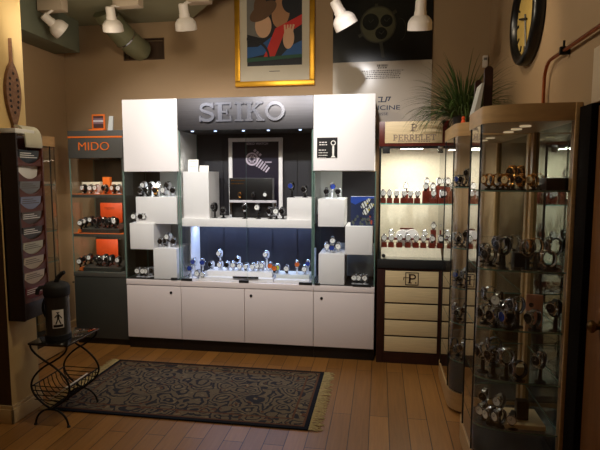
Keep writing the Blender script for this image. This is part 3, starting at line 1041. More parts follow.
# middle unit
t = thing('display_cabinet', ((xA1 + xB1) / 2, YB, 0), 'wide white cabinet with brushed steel SEIKO header and blue-lit lower bay', 'cabinet', 'white watch display cabinets')
xm = X(244.5, 310, YF)
lower_unit(t, xA1, xB1, [(xA1, xm, None), (xm, xB1, X(251, 293, YF))])
HZ0 = Z(246, 129.5, YF)
MB().box(xA1 + 0.001, xB1 - 0.002, YF - 0.012, YF + 0.03, HZ0, TOPZ, 0.002).build('header', M['steelhdr'], t)
MB().box(xA1 + 0.002, xB1 - 0.003, YF + 0.03, YB, TOPZ - 0.05, TOPZ - 0.002).build('top', M['whitelow'], t)
MB().box(xA1 + 0.002, xB1 - 0.003, YF + 0.03, YB, HZ0, HZ0 + 0.02).build('soffit_board', M['blackm'], t)
h = t.children[[c_.name.split('.')[0] for c_ in t.children].index('header')]
lt = MB()
serif(lt, 'SEIKO', X(200, 112, YF), X(287.5, 112, YF), Z(243, 121.5, YF), Z(243, 102.5, YF) - Z(243, 121.5, YF), YF - 0.026, YF - 0.011, 0.24)
lt.build('lettering', mat('satin_steel_letters', (160, 162, 174), 0.26, metal=1.0, var=0.05), h)
for px_ in (192, 215, 243, 268, 300):
    xx = X(px_, 130, YF + 0.06)
    MB().cyl((xx, YF + 0.07, HZ0 - 0.003), 0.012, 0.008, seg=16).build('spot_lens', M['bluetube'], t)
SZ0, SZ1 = Z(246, 227.5, YF), Z(246, 219.5, YF)
MB().box(xA1 + 0.012, xB1 - 0.012, YF + 0.02, YB - 0.02, SZ0, SZ1, 0.002).build('shelf', M['white'], t)
MB().box(xA1 + 0.01, xB1 - 0.01, YB - 0.015, YB, CT, HZ0).build('back_panel', M['backdark'], t)
for i in range(1, 5):
    xx = xA1 + (xB1 - xA1) * i / 5 + 0.03
    MB().box(xx - 0.003, xx + 0.003, YB - 0.018, YB - 0.014, CT, HZ0).build('back_panel_joint', M['black'], t)
for a in (xA1 + 0.009, xB1 - 0.017): MB().pane(a, a + 0.008, YF + 0.006, YB - 0.02, CT + 0.006, HZ0).build('side_glass', [M['gl'], M['edge']], t)
MB().box(xA1 + 0.02, xA1 + 0.026, YF + 0.2, YB - 0.02, CT + 0.01, SZ0 - 0.002).build('side_panel', M['white'], t)
xg = X(246, 180, YF)
MB().pane(xA1 + 0.018, xg - 0.002, GF - 0.006, GF, CT + 0.006, HZ0 - 0.004).build('glass_door', [M['gl'], M['edge']], t)
MB().pane(xg + 0.002, xB1 - 0.018, GF - 0.006, GF, CT + 0.006, HZ0 - 0.004).build('glass_door', [M['gl'], M['edge']], t)
for q in ((181, 192), (239, 248.5), (299, 312)):
    MB().box(X(q[0], 278, YF), X(q[1], 278, YF), YF - 0.008, YF + 0.01, CT + 0.001, CT + 0.022, 0.002).build('glass_lock', M['blackm'], t)
MB().box(xA1 + 0.05, xB1 - 0.05, YF + 0.32, YF + 0.34, SZ0 - 0.008, SZ0, 0.001).build('light_strip', M['bluetube'], t)

# right unit
t = thing('display_cabinet', ((xB1 + xC1) / 2, YB, 0), 'narrow white cabinet with dark card on its top panel, beside cream cabinet', 'cabinet', 'white watch display cabinets')
lower_unit(t, xB1, xC1, [(xB1, xC1, X(321.5, 297, YF))])
zt1 = Z(345, 95, YF - 0.02)
MB().box(X(313.5, 140, YF - 0.02), X(375, 140, YF - 0.02), YF - 0.02, YB, Z(345, 170.5, YF - 0.02), TOPZ, 0.003).build('top_panel', M['white'], t)
ZP1 = Z(345, 171, YF)
glass_parts(t, xB1, xC1, CT + 0.006, ZP1)
xh = X(345, 225, YB)
MB().box(xB1 + 0.008, xC1 - 0.008, YB - 0.012, YB, CT, ZP1).build('back_panel', M['backdark'], t)
MB().box(xB1 + 0.008, xh - 0.03, YB - 0.016, YB - 0.011, 1.25, ZP1).build('back_liner', M['greypanel'], t)
MB().box(xh - 0.04, xC1 - 0.01, YB - 0.016, YB - 0.011, CT, 0.98).build('back_liner', M['greypanel'], t)
MB().box(xB1 + 0.01, xC1 - 0.01, YF + 0.006, YB - 0.02, CT, CT + 0.006).build('base_tray', M['blackm'], t)
for q in ((315, 320), (353, 371)):
    MB().box(X(q[0], 279, YF), X(q[1], 279, YF), YF - 0.008, YF + 0.01, CT + 0.001, CT + 0.02, 0.002).build('glass_lock', M['blackm'], t)
# info card stuck on the right panel
yk = YF - 0.0215
a, b = at(317, 158, y=yk), at(337.5, 137.5, y=yk)
t = thing('info_card', ((a.x + b.x) / 2, yk, a.z), 'small dark printed card stuck on the white panel beside the steel header', 'card')
MB().box(a.x, b.x, yk - 0.003, yk + 0.001, a.z, b.z).build('card', M['black'], t)
g = MB()
lines(g, a.x + 0.02, b.x - 0.08, b.z - 0.035, 2, 0.02, 0.008, yk - 0.003)
lines(g, a.x + 0.015, b.x - 0.07, b.z - 0.1, 4, 0.022, 0.007, yk - 0.003, 0.3)
for q in stroke(arc(b.x - 0.035, b.z - 0.045, 0.018, 0.018, 0, 360, 16), 0.008): g.prism(q, yk - 0.0042, yk - 0.003, FRONT)
for q in stroke([(b.x - 0.035, b.z - 0.07), (b.x - 0.035, b.z - 0.15)], 0.016): g.prism(q, yk - 0.0042, yk - 0.003, FRONT)
g.prism([(b.x - 0.055, b.z - 0.165), (b.x - 0.015, b.z - 0.165), (b.x - 0.035, b.z - 0.14)], yk - 0.0042, yk - 0.003, FRONT)
g.build('lettering', M['paper'], t)


def cube(px0, py0, px1, py1, y0, dep, label, z0=None, mt='white', group='white display cubes', name='display_cube'):
    a = at(px0, py1, y=y0); b = at(px1, py0, y=y0)
    zb = a.z if z0 is None else z0
    o = MB().box(a.x, b.x, y0, y0 + dep, zb, b.z, 0.002).build(name, M[mt], origin=((a.x + b.x) / 2, y0 + dep / 2, zb))
    tag(o, label, 'display block', group)
    return (a.x, b.x, zb, b.z)


YC = YF + 0.02
C3 = cube(154, 249, 176.5, 275, YC, 0.38, 'white cube on the counter of the narrow cabinet beside the grey cabinet', CT + 0.006)
C2 = cube(130.5, 223.5, 153.5, 249, YC, 0.38, 'white cube stepped out at middle height in cabinet beside grey cabinet', None)
C1 = cube(136.5, 197, 176.5, 223.5, YC + 0.03, 0.36, 'wide double white cube below blank top panel in cabinet beside grey cabinet', None)
# the cubes hang from the tower's back rail as in the photo: a slim white upright carries them
D3 = cube(318.5, 254.5, 344.5, 281, YC, 0.38, 'white cube on the counter below small steel watches, near cream cabinet', CT + 0.006)
D2 = cube(345, 226.5, 372.5, 254.5, YC, 0.38, 'white cube under the blue reef picture near cream cabinet', None)
D1 = cube(318, 199, 344.5, 226.5, YC, 0.38, 'white cube level with the blue reef picture near cream cabinet', None)
# pedestals in the middle unit
E1 = cube(183.5, 171.5, 208.5, 219, YF + 0.05, 0.3, 'tall white pedestal with price cards on the shelf under steel header', SZ1)
E2 = cube(287, 198, 312, 219, YF + 0.05, 0.3, 'low white pedestal with two watches on shelf under steel header', SZ1)
MB
# price cards on the tall pedestal
for (a_, b_, c_, d_, lab) in ((188, 159.5, 198, 171.5, 'larger white price card leaning on the tall white pedestal'), (199.5, 165.5, 208.5, 171.5, 'smaller white price card on the tall white pedestal')):
    a = at(a_, d_, y=YF + 0.12); b = at(c_, b_, y=YF + 0.12)
    o = MB().prism([(a.x, 0), (b.x, 0), (b.x, b.z - E1[3] - 0.002), (a.x, b.z - E1[3] - 0.002)], -0.002, 0.002, FRONT)
    q = o.build('price_card', M['paper'], origin=(0, 0, 0)); q.location = (0, YF + 0.12, E1[3] + 0.002); q.rotation_euler = (-0.12, 0, 0)
    tag(q, lab, 'card')
    g = MB(); lines(g, a.x + 0.01, b.x - 0.01, b.z - E1[3] - 0.02, 3 if b_ < 162 else 1, 0.02, 0.004, -0.002)
    if b_ < 162: gg = g.build('lettering', M['inkgrey']); gg.parent = q
# reef photo block
a = at(350.5, 226.5, y=YC + 0.05); b = at(374, 196.5, y=YC + 0.05)
bx1 = xC1 - 0.014
t = thing('picture_block', ((a.x + b.x) / 2, YC + 0.05, D2[3]), 'blue coral reef picture block with striped fish on white cube', 'picture')
MB().box(a.x, bx1, YC + 0.05, YC + 0.09, D2[3], b.z, 0.002).build('block', M['white'], t)
g = MB(); layer2 = [0]
reef = [flat('reef_blue', (24, 70, 170)), flat('reef_deep', (20, 38, 80)), flat('reef_rock', (86, 92, 84)), flat('reef_white', (230, 232, 226)), flat('reef_yellow', (222, 206, 50)), flat('reef_black', (18, 18, 22)), flat('reef_red', (190, 84, 60))]
rw, rh = bx1 - a.x, b.z - D2[3]
def rb(poly, mi):
    layer2[0] += 1
    g.prism([(a.x + u * rw, D2[3] + v * rh) for u, v in poly], YC + 0.0495 - layer2[0] * 0.0002, YC + 0.0501, FRONT, mi)
rb(rect(0, 0, 1, 1), 0); rb([(0, 0), (1, 0), (1, 0.95), (0.5, 0.85), (0.2, 0.72), (0, 0.8)], 1)
for i in range(26):
    u, v = random.uniform(0.06, 0.92), random.uniform(0.05, 0.4)
    rb(ell(u, v, random.uniform(0.03, 0.08), random.uniform(0.03, 0.06), random.uniform(0, 180), 8), random.choice([2, 2, 1, 5, 2, 6]))
for (u, v, s_) in ((0.58, 0.72, 1), (0.66, 0.5, 1), (0.86, 0.68, 0.8), (0.74, 0.86, 0.6)):
    rb(ell(u, v, 0.17 * s_, 0.1 * s_, 35, 14), 3)
    for k_ in (-0.1, 0.0, 0.1):
        rb(stroke([(u + k_ * s_ - 0.05 * s_, v + 0.09 * s_ + k_ * 0.6 * s_), (u + k_ * s_ + 0.05 * s_, v - 0.08 * s_ + k_ * 0.6 * s_)], 0.04 * s_)[0], 5)
    rb(ell(u + 0.13 * s_, v + 0.05 * s_, 0.04 * s_, 0.03 * s_, 20, 8), 4)
g.build('reef_print', reef, t)

# framed watch picture and the black box standing before it
a = at(229.5, 206, y=YB - 0.06); b = at(282.5, 137.5, y=YB - 0.06)
yp = YB - 0.06
t = thing('framed_picture', ((a.x + b.x) / 2, yp, SZ1), 'white framed dark picture of a steel watch on shelf under steel header', 'picture')
fwd = 0.036
fr = MB()
for q in ((a.x, b.x, SZ1, SZ1 + fwd), (a.x, b.x, b.z - fwd, b.z), (a.x, a.x + fwd, SZ1 + fwd, b.z - fwd), (b.x - fwd, b.x, SZ1 + fwd, b.z - fwd)):
    fr.box(q[0], q[1], yp - 0.012, yp + 0.02, q[2], q[3], 0.003)
fr.build('frame', M['white'], t)
MB().box(a.x + 0.03, b.x - 0.03, yp, yp + 0.01, SZ1 + 0.03, b.z - 0.03).build('print_ground', flat('indigo_print', (34, 30, 44), 0.3), t)
g = MB()
mx_, mz_ = X(252, 159, yp), Z(252, 159, yp)
disc(g, mx_, mz_, 0.062, yp - 0.001, yp, 0); disc(g, mx_, mz_, 0.046, yp - 0.0016, yp, 1)
for i in range(12):
    dd = Vector((math.cos(i * PI / 6), math.sin(i * PI / 6)))
    for q in stroke([(mx_ + dd.x * 0.018, mz_ + dd.y * 0.018), (mx_ + dd.x * 0.04, mz_ + dd.y * 0.04)], 0.008): g.prism(q, yp - 0.0022, yp, FRONT, 0)
for i in range(6):
    s0 = Vector((mx_ + 0.045 + i * 0.021, mz_ - 0.022 - i * 0.016))
    d1 = Vector((0.6, 0.8)) * (0.044 - i * 0.003)
    for q in stroke([s0 - d1, s0 + d1], 0.014): g.prism(q, yp - 0.0012, yp, FRONT, 0)
for i in range(3):
    s0 = Vector((mx_ + 0.02 + i * 0.025, mz_ + 0.07 - i * 0.02))
    for q in stroke([s0, s0 + Vector((0.018, 0.018))], 0.022): g.prism(q, yp - 0.0009, yp, FRONT, 0)
fonttext(g, 'SEIKO WATCH', X(246, 143, yp), X(268, 143, yp), Z(257, 144.8, yp), 0.022, yp - 0.001, 0.003, 0.015)
lines(g, X(265, 162, yp), X(272, 162, yp), Z(268, 161.5, yp), 1, 0.02, 0.012, yp, 0)
g.build('watch_marking', [flat('silver_print', (196, 182, 196)), flat('indigo_print', (34, 30, 44), 0.3)], t)
a = at(229.5, 205, y=YF + 0.2); b = at(272, 178, y=YF + 0.2)
t = thing('presentation_box', ((a.x + b.x) / 2, YF + 0.2, SZ1), 'large glossy black box with gold writing before the framed watch picture', 'box')
MB().box(a.x, b.x, YF + 0.2, YF + 0.3, SZ1, b.z, 0.004).build('box', M['black'], t)
g = MB(); lines(g, X(231, 182, YF + .2), X(246, 182, YF + .2), Z(240, 180, YF + 0.2), 2, 0.03, 0.009, YF + 0.2, 0.2)
g.build('gold_lettering', M['goldm'], t)
a = at(229.5, 206.5, y=YF + 0.15); b = at(276, 200.5, y=YF + 0.15)
t = thing('watch_rail', ((a.x + b.x) / 2, YF + 0.17, SZ1), 'chrome bar on short feet before the black box with gold writing', 'display bar')
MB().box(a.x, b.x, YF + 0.15, YF + 0.185, b.z - 0.022, b.z, 0.003).build('bar', flat('silver_bar', (196, 190, 196), 0.35), t)
for xx in (a.x + 0.01, b.x - 0.01): MB().box(xx - 0.009, xx + 0.009, YF + 0.152, YF + 0.183, SZ1, b.z - 0.02, 0.002).build('foot', M['chrome'], t)
rail_z = b.z

# low platforms of the blue-lit bay
pl = []
def platform(px0, px1, py, y0, dep, h, lab, mt='white'):
    a = at(px0, py, y=y0); b = at(px1, py, y=y0)
    o = MB().box(a.x, b.x, y0, y0 + dep, CT, CT + h, 0.003).build('display_platform', M[mt], origin=((a.x + b.x) / 2, y0, CT))
    tag(o, lab, 'display platform', 'white platforms in the blue-lit bay')
platform(199, 273, 274, YF + 0.04, 0.07, 0.035, 'low white platform step at the front of the blue-lit bay')
platform(206, 272, 268, YF + 0.115, 0.22, 0.075, 'higher white platform at the back of the blue-lit bay')
platform(274, 309, 276, YF + 0.04, 0.07, 0.03, 'low white step under the colourful watches in blue-lit bay')
platform(276, 309, 270, YF + 0.115, 0.2, 0.06, 'pale blue platform behind the low step in blue-lit bay', 'greypanel')
o = MB().box(X(233, 272, YF + 0.035), X(258.5, 272, YF + 0.035), YF + 0.022, YF + 0.036, CT + 0.036, CT + 0.05, 0.002).build('display_bar', M['blackm'], origin=(X(246, 272, YF + 0.04), YF + 0.03, CT + 0.036))
tag(o, 'short black bar lying at the front of the blue-lit bay', 'display bar')

# watches in the white cabinets
pL = 'on the wide double cube'
pxrow("on the wide double cube", C1[3], YF + 0.1, [(141, 0, 'sk', 'k'), (145, 0.04, 'sw', 'W'), (148.5, 0, 'kk', 'k'), (152.5, 0.04, 'sk', 'W'), (156, 0, 'gk', 'k'), (159, 0.05, 'sw', 'W'), (165, 0, 'kw', 'w'), (169, 0.03, 'kk', 'W'), (173.5, 0, 'sk', 'w')], scale=1.32)
pxrow("on the stepped-out middle cube", C2[3], YF + 0.08, [(135.5, 0, 'kw', 'w'), (142, 0, 'sk', 'w'), (146.5, 0, 'sw', 'w'), (150.5, 0.03, 'sk', 'W')], scale=1.32)
pxrow("in the niche beside steel-header glass", C3[3], YF + 0.1, [(161.5, 0, 'sk', 'w'), (166, 0.03, 'kk', 'w'), (169.5, 0, 'kw', 'W'), (174, 0.02, 'sk', 'w')], scale=1.32)
pxrow("on black tray near grey cabinet", CT + 0.006, YF + 0.09, [(139, 0, 'sw', 'w'), (144, 0, 'kw', 'w'), (148.5, 0, 'sw', 'w'), (152, 0.03, 'sk', 'w')], scale=1.32)
pxrow("beside the tall white pedestal", SZ1, YF + 0.12, [(215, 0, 'kk', 'K'), (223.5, 0, 'kk', 'n')], scale=1.32)
pxrow("on the chrome bar", rail_z, YF + 0.168, [(240.5, 0, 'gk', 'n'), (254, 0, 'kk', 'n'), (265.5, 0, 'kw', 'n')], scale=0.95)
pxrow("below the chrome bar", SZ1, YF + 0.09, [(245, 0, 'sk', 'K'), (258.5, 0, 'kw', 'K')], scale=1.32)
pxrow("beside the low white pedestal", SZ1, YF + 0.09, [(270.5, 0, 'sk', 'n'), (276.5, 0, 'sw', 'n'), (283, 0, 'kk', 'n')], scale=1.32)
pxrow('on the low white pedestal', E2[3], YF + 0.14, [(292, 0, 'kb', 'K'), (305, 0, 'kk', 'n')], scale=1.32)
pxrow("on white platform in blue-lit bay", CT + 0.075, YF + 0.17, [(220.5, 0.05, 'sw', 'P', ), (238.5, 0.05, 'sk', 'W'), (212, 0, 'kk', 'w'), (221, 0, 'sw', 'w'), (228, 0, 'sk', 'w'), (233.5, 0, 'sw', 'w'), (240.5, 0, 'sw', 'c'), (247, 0, 'kw', 'c'), (253.5, 0, 'sw', 'c'), (259, 0, 'sw', 'w'), (263, 0.02, 'sw', 'w'), (267, 0.05, 'sw', 'P'), (270.5, 0.02, 'so', 'w')], scale=1.25)
pxrow("at blue-lit bay's bright left end", CT, YF + 0.1, [(191, 0.03, 'sb', 'W'), (195, 0.06, 'sb', 'P'), (198.5, 0, 'sw', 'w'), (203, 0.04, 'sb', 'P'), (204.5, -0.03, 'kw', 'w')], scale=1.25)
pxrow("on pale platform in blue-lit bay", CT + 0.06, YF + 0.15, [(274.5, 0, 'ko', 'w'), (278, 0.04, 'sg', 'w'), (287, 0, 'kw', 'w'), (297, 0.01, 'so', 'W'), (305, 0, 'sw', 'w'), (308, 0.05, 'sb', 'W')], scale=1.25)
pxrow("on cube beside the reef picture", D1[3], YF + 0.12, [(326.5, 0, 'kk', 'w'), (332, 0.02, 'sb', 'W'), (338.5, 0, 'kk', 'w')], scale=1.32)
pxrow("in dark niche below three watches", D3[3], YF + 0.12, [(326.5, 0, 'sw', 'w'), (332.5, 0.05, 'sw', 'W'), (331.5, -0.02, 'sb', 'c'), (338.5, 0, 'sw', 'w')], scale=1.32)
pxrow("on black tray near cream cabinet", CT + 0.006, YF + 0.09, [(354.5, 0, 'kw', 'w'), (359.5, 0, 'kw', 'w'), (365.5, 0, 'sw', 'w')], scale=1.32)

# ================================================================== GREY CABINET WITH ORANGE LETTERING
YM = 4.3
mx0, mx1 = X(68, 140, YM), xA0 - 0.01
mzt = Z(95, 130.5, YM)
ms = [Z(97, 272.5, YM), Z(97, 234, YM), Z(97, 194.5, YM)]
t = thing('display_cabinet', ((mx0 + mx1) / 2, YB, 0), 'slate grey cabinet with orange MIDO lettering in the corner of the room', 'cabinet')
MB().box(mx0, mx1, YM + 0.03, YB, 0, 0.06, 0.002).build('plinth', M['black'], t)
MB().box(mx0, mx1, YM + 0.02, YB, 0.06, ms[0] - 0.02, 0.002).build('carcass', M['midolow'], t)
dd = MB().box(mx0 + 0.003, mx1 - 0.003, YM, YM + 0.02, 0.065, ms[0] - 0.045, 0.002).build('door', M['midolow'], t)
MB().lathe([(0, 0.006), (0.008, 0.006), (0.009, -0.003), (0, -0.003)], c=(X(73.5, 282, YM), YM, ms[0] - 0.1), seg=14, mtx=Matrix.Rotation(PI / 2, 4, 'X')).build('lock', M['steel'], dd)
MB().box(mx0, mx1, YM - 0.004, YB, ms[0] - 0.04, ms[0], 0.002).build('counter_top', M['mido'], t)
zs0 = Z(97, 158, YM)
hd = MB().box(mx0, mx1, YM - 0.006, YB, zs0, mzt, 0.003).build('header', M['mido'], t)
MB().box(mx0 + 0.001, mx1 - 0.001, YM - 0.009, YM - 0.004, Z(97, 137.8, YM), Z(97, 136.2, YM)).build('stripe', M['orange'], hd)
g = MB()
fonttext(g, 'MIDO', X(79, 146, YM), X(109.5, 146, YM), Z(95, 150.3, YM), Z(95, 142.3, YM) - Z(95, 150.3, YM), YM - 0.007, 0.006, -0.012)
g.build('lettering', M['orange'], hd)
for zz in ms[1:]:
    sh = MB().box(mx0 + 0.004, mx1 - 0.004, YM + 0.01, YB - 0.02, zz - 0.03, zz, 0.002).build('shelf', M['mido'], t)
    MB().box(mx0 + 0.008, mx1 - 0.008, YM + 0.012, YB - 0.03, zz, zz + 0.003).build('shelf_liner', M['orange'], sh)
MB().box(mx0 + 0.01, mx1 - 0.01, YB - 0.02, YB, ms[0], zs0).build('back_panel', flat('dark_umber_panel', (62, 54, 44)), t)
MB().pane(mx0, mx0 + 0.008, YM + 0.004, YB - 0.02, ms[0], zs0).build('side_glass', [M['gl'], M['edge']], t)
MB().box(mx1 - 0.02, mx1, YM + 0.004, YB - 0.02, ms[0], zs0).build('side_panel', M['mido'], t)
MB().pane(mx0 + 0.01, mx1 - 0.022, YM + 0.002, YM + 0.008, ms[0] + 0.002, zs0 - 0.002).build('glass_door', [M['gl'], M['edge']], t)
MB().box((mx0 + mx1) / 2 - 0.02, mx1 - 0.06, YM + 0.1, YM + 0.2, zs0 - 0.012, zs0 + 0.001).build('lamp_housing', M['black'], t)


def upcard(px0, py0, px1, py1, y, z, lab, m='orangered', th=0.012, name='back_card'):
    a = at(px0, py1, y=y); b = at(px1, py0, y=y)
    t_ = thing(name, ((a.x + b.x) / 2, y, z), lab, 'card')
    MB().box(a.x, b.x, y, y + th, z, b.z, 0.002).build('card', M[m], t_)
    return t_, a, b


t1, a, b = upcard(101, 203, 122, 230, YB - 0.1, ms[1] + 0.003, 'bright orange card standing on the middle shelf of slate grey cabinet')
g = MB(); fonttext(g, 'MIDO', a.x + 0.05, a.x + 0.15, b.z - 0.065, 0.022, YB - 0.1, 0.002); g.build('lettering', flat('dark_orange_ink', (120, 36, 14)), t1)
t1, a, b = upcard(97, 239.5, 117.5, 268, YB - 0.1, ms[0], 'orange red card standing on the lowest shelf of slate grey cabinet')
t1, a, b = upcard(103, 177, 109.5, 193, YM + 0.14, ms[2] + 0.003, 'narrow orange card beside white cushions on top shelf of slate grey cabinet', 'orange', 0.04)
for px0, px1, lab in ((82, 92, 'white watch cushion block, first on the top shelf of slate grey cabinet'), (92.2, 100, 'white watch cushion block, second on the top shelf of slate grey cabinet'), (111.5, 122, 'white watch cushion block beyond the narrow orange card in grey cabinet')):
    a = at(px0, 190, y=YM + 0.16)
    b = at(px1, 182, y=YM + 0.16)
    o = MB().box(a.x, b.x - 0.004, YM + 0.16, YM + 0.24, ms[2] + 0.003, b.z, 0.008).build('watch_cushion', M['creamfab'], origin=((a.x + b.x) / 2, YM + 0.2, ms[2] + 0.003))
    tag(o, lab, 'watch cushion', 'white cushions in the grey cabinet')
pxrow("on grey cabinet's top shelf", ms[2] + 0.003, YM + 0.1, [(85, 0, 'kw', 'k'), (91.5, 0, 'sw', 'k'), (97.5, 0, 'sw', 'w'), (106, -0.02, 'sk', 'k'), (114.5, 0, 'bw', 'k'), (119.5, 0, 'kw', 'w')], scale=1.22)
for zz, lab in ((ms[1] + 0.003, 'dark watch tray on the middle shelf of slate grey cabinet'), (ms[0], 'dark watch tray on the lowest shelf of slate grey cabinet')):
    a = X(83, 232, YM + 0.08); b = X(121, 232, YM + 0.08)
    o = MB().prism([(YM + 0.05, 0), (YM + 0.3, 0), (YM + 0.3, 0.075), (YM + 0.05, 0.035)], a, b, Matrix(((0, 0, 1, 0), (1, 0, 0, 0), (0, 1, 0, zz), (0, 0, 0, 1)))).build('watch_tray', M['midolow'], origin=((a + b) / 2, YM + 0.2, zz))
    tag(o, lab, 'tray', 'dark trays in the grey cabinet')
for i, (zz, nm_) in enumerate(((ms[1] + 0.003, 'middle'), (ms[0], 'lowest'))):
    a = at(78, 230, y=YM + 0.06).x
    o = MB().prism([(a, 0), (a + 0.05, 0), (a + 0.045, 0.03 + 0.01 * i), (a + 0.01, 0.035)], YM + 0.05, YM + 0.08, Matrix(((1, 0, 0, 0), (0, 0, 1, 0), (0, 1, 0, zz), (0, 0, 0, 1)))).build('price_marker', M['orange'], origin=(a, YM + 0.06, zz))
    tag(o, f'small orange marker beside the dark tray on {nm_} shelf of grey cabinet', 'price marker')
pxrow("on grey cabinet's middle tray", ms[1] + 0.003 + 0.045, YM + 0.11, [(81.5, -0.05, 'kw', 'K', -0.045), (86, 0, 'kw', 'n'), (92.5, 0.05, 'kw', 'n', 0.008), (97.5, 0, 'sk', 'n'), (99.5, 0.06, 'kw', 'n', 0.009), (105.5, 0.02, 'sk', 'n', 0.003), (109.5, 0, 'kk', 'n'), (114, 0.05, 'kw', 'n', 0.008), (116.5, 0, 'sw', 'n')], scale=1.22)
pxrow("on grey cabinet's lowest tray", ms[0] + 0.045, YM + 0.11, [(80.5, -0.05, 'kw', 'K', -0.045), (85.5, 0, 'sk', 'n'), (91, 0.05, 'kw', 'n', 0.008), (98, 0.02, 'kk', 'n', 0.003), (101, 0, 'sk', 'n'), (106.5, 0.06, 'kw', 'n', 0.009), (108.5, 0, 'sk', 'n'), (112.5, 0.04, 'sw', 'n', 0.006), (119.5, 0, 'kw', 'n')], scale=1.22)
# things on its top
a = at(91.5, 130, y=YM + 0.12); b = at(104, 114, y=YM + 0.12)
t = thing('photo_stand', ((a.x + b.x) / 2, YM + 0.12, mzt), 'small orange photo stand on top of the slate grey cabinet', 'photo stand')
MB().box(a.x - 0.008, b.x + 0.008, YM + 0.08, YM + 0.16, mzt, mzt + 0.02, 0.003).build('base', M['orange'], t)
MB().box(a.x, b.x, YM + 0.13, YM + 0.142, mzt + 0.018, b.z, 0.002).build('frame', M['orange'], t)
g = MB(); ww, h0, h1 = 0.016, mzt + 0.035, b.z - 0.016
for i, mi in enumerate((0, 0, 1, 2, 1, 0)):
    g.box(a.x + ww, b.x - ww, YM + 0.128, YM + 0.131, h0 + (h1 - h0) * i / 6, h0 + (h1 - h0) * (i + 1) / 6, mi=mi)
g.build('photo', [flat('photo_brown', (70, 44, 40)), flat('photo_mauve', (122, 92, 100)), flat('photo_pale', (196, 186, 188))], t)
a = at(107.5, 129, y=YM + 0.12); b = at(113, 116, y=YM + 0.12)
o = MB().prism([(a.x, 0), (b.x - 0.01, 0), (b.x, b.z - mzt), (a.x + 0.02, b.z - mzt)], YM + 0.12, YM + 0.135, Matrix(((1, 0, 0, 0), (0, 0, 1, 0), (0, 1, 0, mzt), (0, 0, 0, 1)))).build('leaflet', M['greypanel'], origin=(a.x, YM + 0.12, mzt))
tag(o, 'small pale leaflet standing beside the orange photo stand', 'leaflet')

# ================================================================== CREAM CABINET WITH DARK RED TRIM
c0, c1 = -0.024 + 0.012, 0.552
zs1, zs2 = Z(412, 121, YF), Z(412, 146, YF)
zcc0, zcc1 = Z(412, 268.5, YF), Z(412, 260, YF)
t = thing('display_cabinet', ((c0 + c1) / 2, YB, 0), 'cream panelled cabinet in dark red wood frame with lit glass vitrine', 'cabinet')
MB().box(c0, c1, YF + 0.02, YB, 0, zcc0, 0.002).build('carcass', M['darkwood'], t)
fx0, fx1 = X(384.5, 310, YF), X(438, 310, YF)
zf0, zf1 = Z(412, 353.5, YF), Z(412, 270.5, YF)
fr = MB()
fr.box(c0, fx0, YF, YF + 0.02, 0.0, zcc0, 0.002); fr.box(fx1, c1, YF, YF + 0.02, 0.0, zcc0, 0.002)
fr.box(fx0, fx1, YF + 0.001, YF + 0.02, 0.0, zf0); fr.box(fx0, fx1, YF + 0.001, YF + 0.02, zf1, zcc0)
fr.build('frame', M['darkwood'], t)
hh = (zf1 - zf0) / 5
for i in range(5):
    d_ = MB().box(fx0 + 0.002, fx1 - 0.002, YF + 0.004, YF + 0.02, zf1 - (i + 1) * hh + 0.008, zf1 - i * hh - 0.008, 0.002).build('drawer', M['cream'], t)
    if i == 0:
        pc = X(412, 277, YF); zc_ = zf1 - hh / 2
        g = MB(); s_ = 0.055
        for q in (rect(-1, -1, 1, -0.88), rect(-1, 0.88, 1, 1), rect(-1, -1, -0.88, 1), rect(0.88, -1, 1, 1)):
            g.prism([(pc + u * s_, zc_ + v * s_) for u, v in q], YF + 0.001, YF + 0.006, FRONT)
        for q in [rect(-0.45, -0.7, -0.2, 0.7), rect(-1.3, 0.1, -0.2, 0.2), rect(-1.3, -0.25, -1.2, 0.2), rect(-0.6, -0.7, 0.0, -0.58), rect(0.5, -0.7, 0.68, -0.5)] + stroke([(-0.5, 0.64)] + arc(0.1, 0.32, 0.42, 0.32, 90, -90, 12) + [(-0.3, 0.0)], 0.2):
            g.prism([(pc + u[0] * s_, zc_ + u[1] * s_) for u in q], YF + 0.001, YF + 0.006, FRONT)
        g.build('monogram', M['darkwood'], d_)
MB().box(c0 - 0.0, c1, YF - 0.012, YB, zcc0, zcc1, 0.003).build('counter_top', M['blackm'], t)
sg = MB().box(c0, c1, YF + 0.0, YB, zs2, zs1, 0.003).build('header', M['redwood'], t)
sx0, sx1 = X(385, 133, YF), X(442.5, 133, YF)
sgn = MB().box(sx0, sx1, YF - 0.006, YF + 0.004, Z(412, 143, YF), zs1 - 0.002, 0.002).build('sign_panel', M['cream'], sg)
g = MB()
serif(g, 'PERRELET', X(393, 138, YF), X(436, 138, YF), Z(412, 140.5, YF), Z(412, 134.5, YF) - Z(412, 140.5, YF), YF - 0.0085, YF - 0.004, 0.2)
e0 = X(411, 126, YF); z0_ = Z(411, 130.8, YF); s_ = 0.055
for q in glyph('P', 0.2)[1]: g.prism([(e0 + u[0] * s_, z0_ + u[1] * s_) for u in q], YF - 0.0085, YF - 0.004, FRONT)
for q in (rect(-0.15, -0.06, 1.05, 0.0),): g.prism([(e0 + u[0] * s_, z0_ + u[1] * s_) for u in q], YF - 0.0085, YF - 0.004, FRONT)
lines(g, X(398, 142, YF), X(430, 142, YF), Z(412, 141.2, YF), 1, 0.01, 0.007, YF - 0.006, 0)
g.build('lettering', flat('sign_grey_metal', (150, 128, 110), 0.4), t)
vz0, vz1 = zcc1, zs2
MB().box(c0 + 0.02, c1 - 0.02, YB - 0.015, YB, vz0, vz1).build('back_panel', M['creamfab'], t)
for a in (c0 + 0.012, c1 - 0.02): MB().pane(a, a + 0.008, YF + 0.01, YB - 0.015, vz0, vz1).build('side_glass', [M['gl'], M['edge']], t)
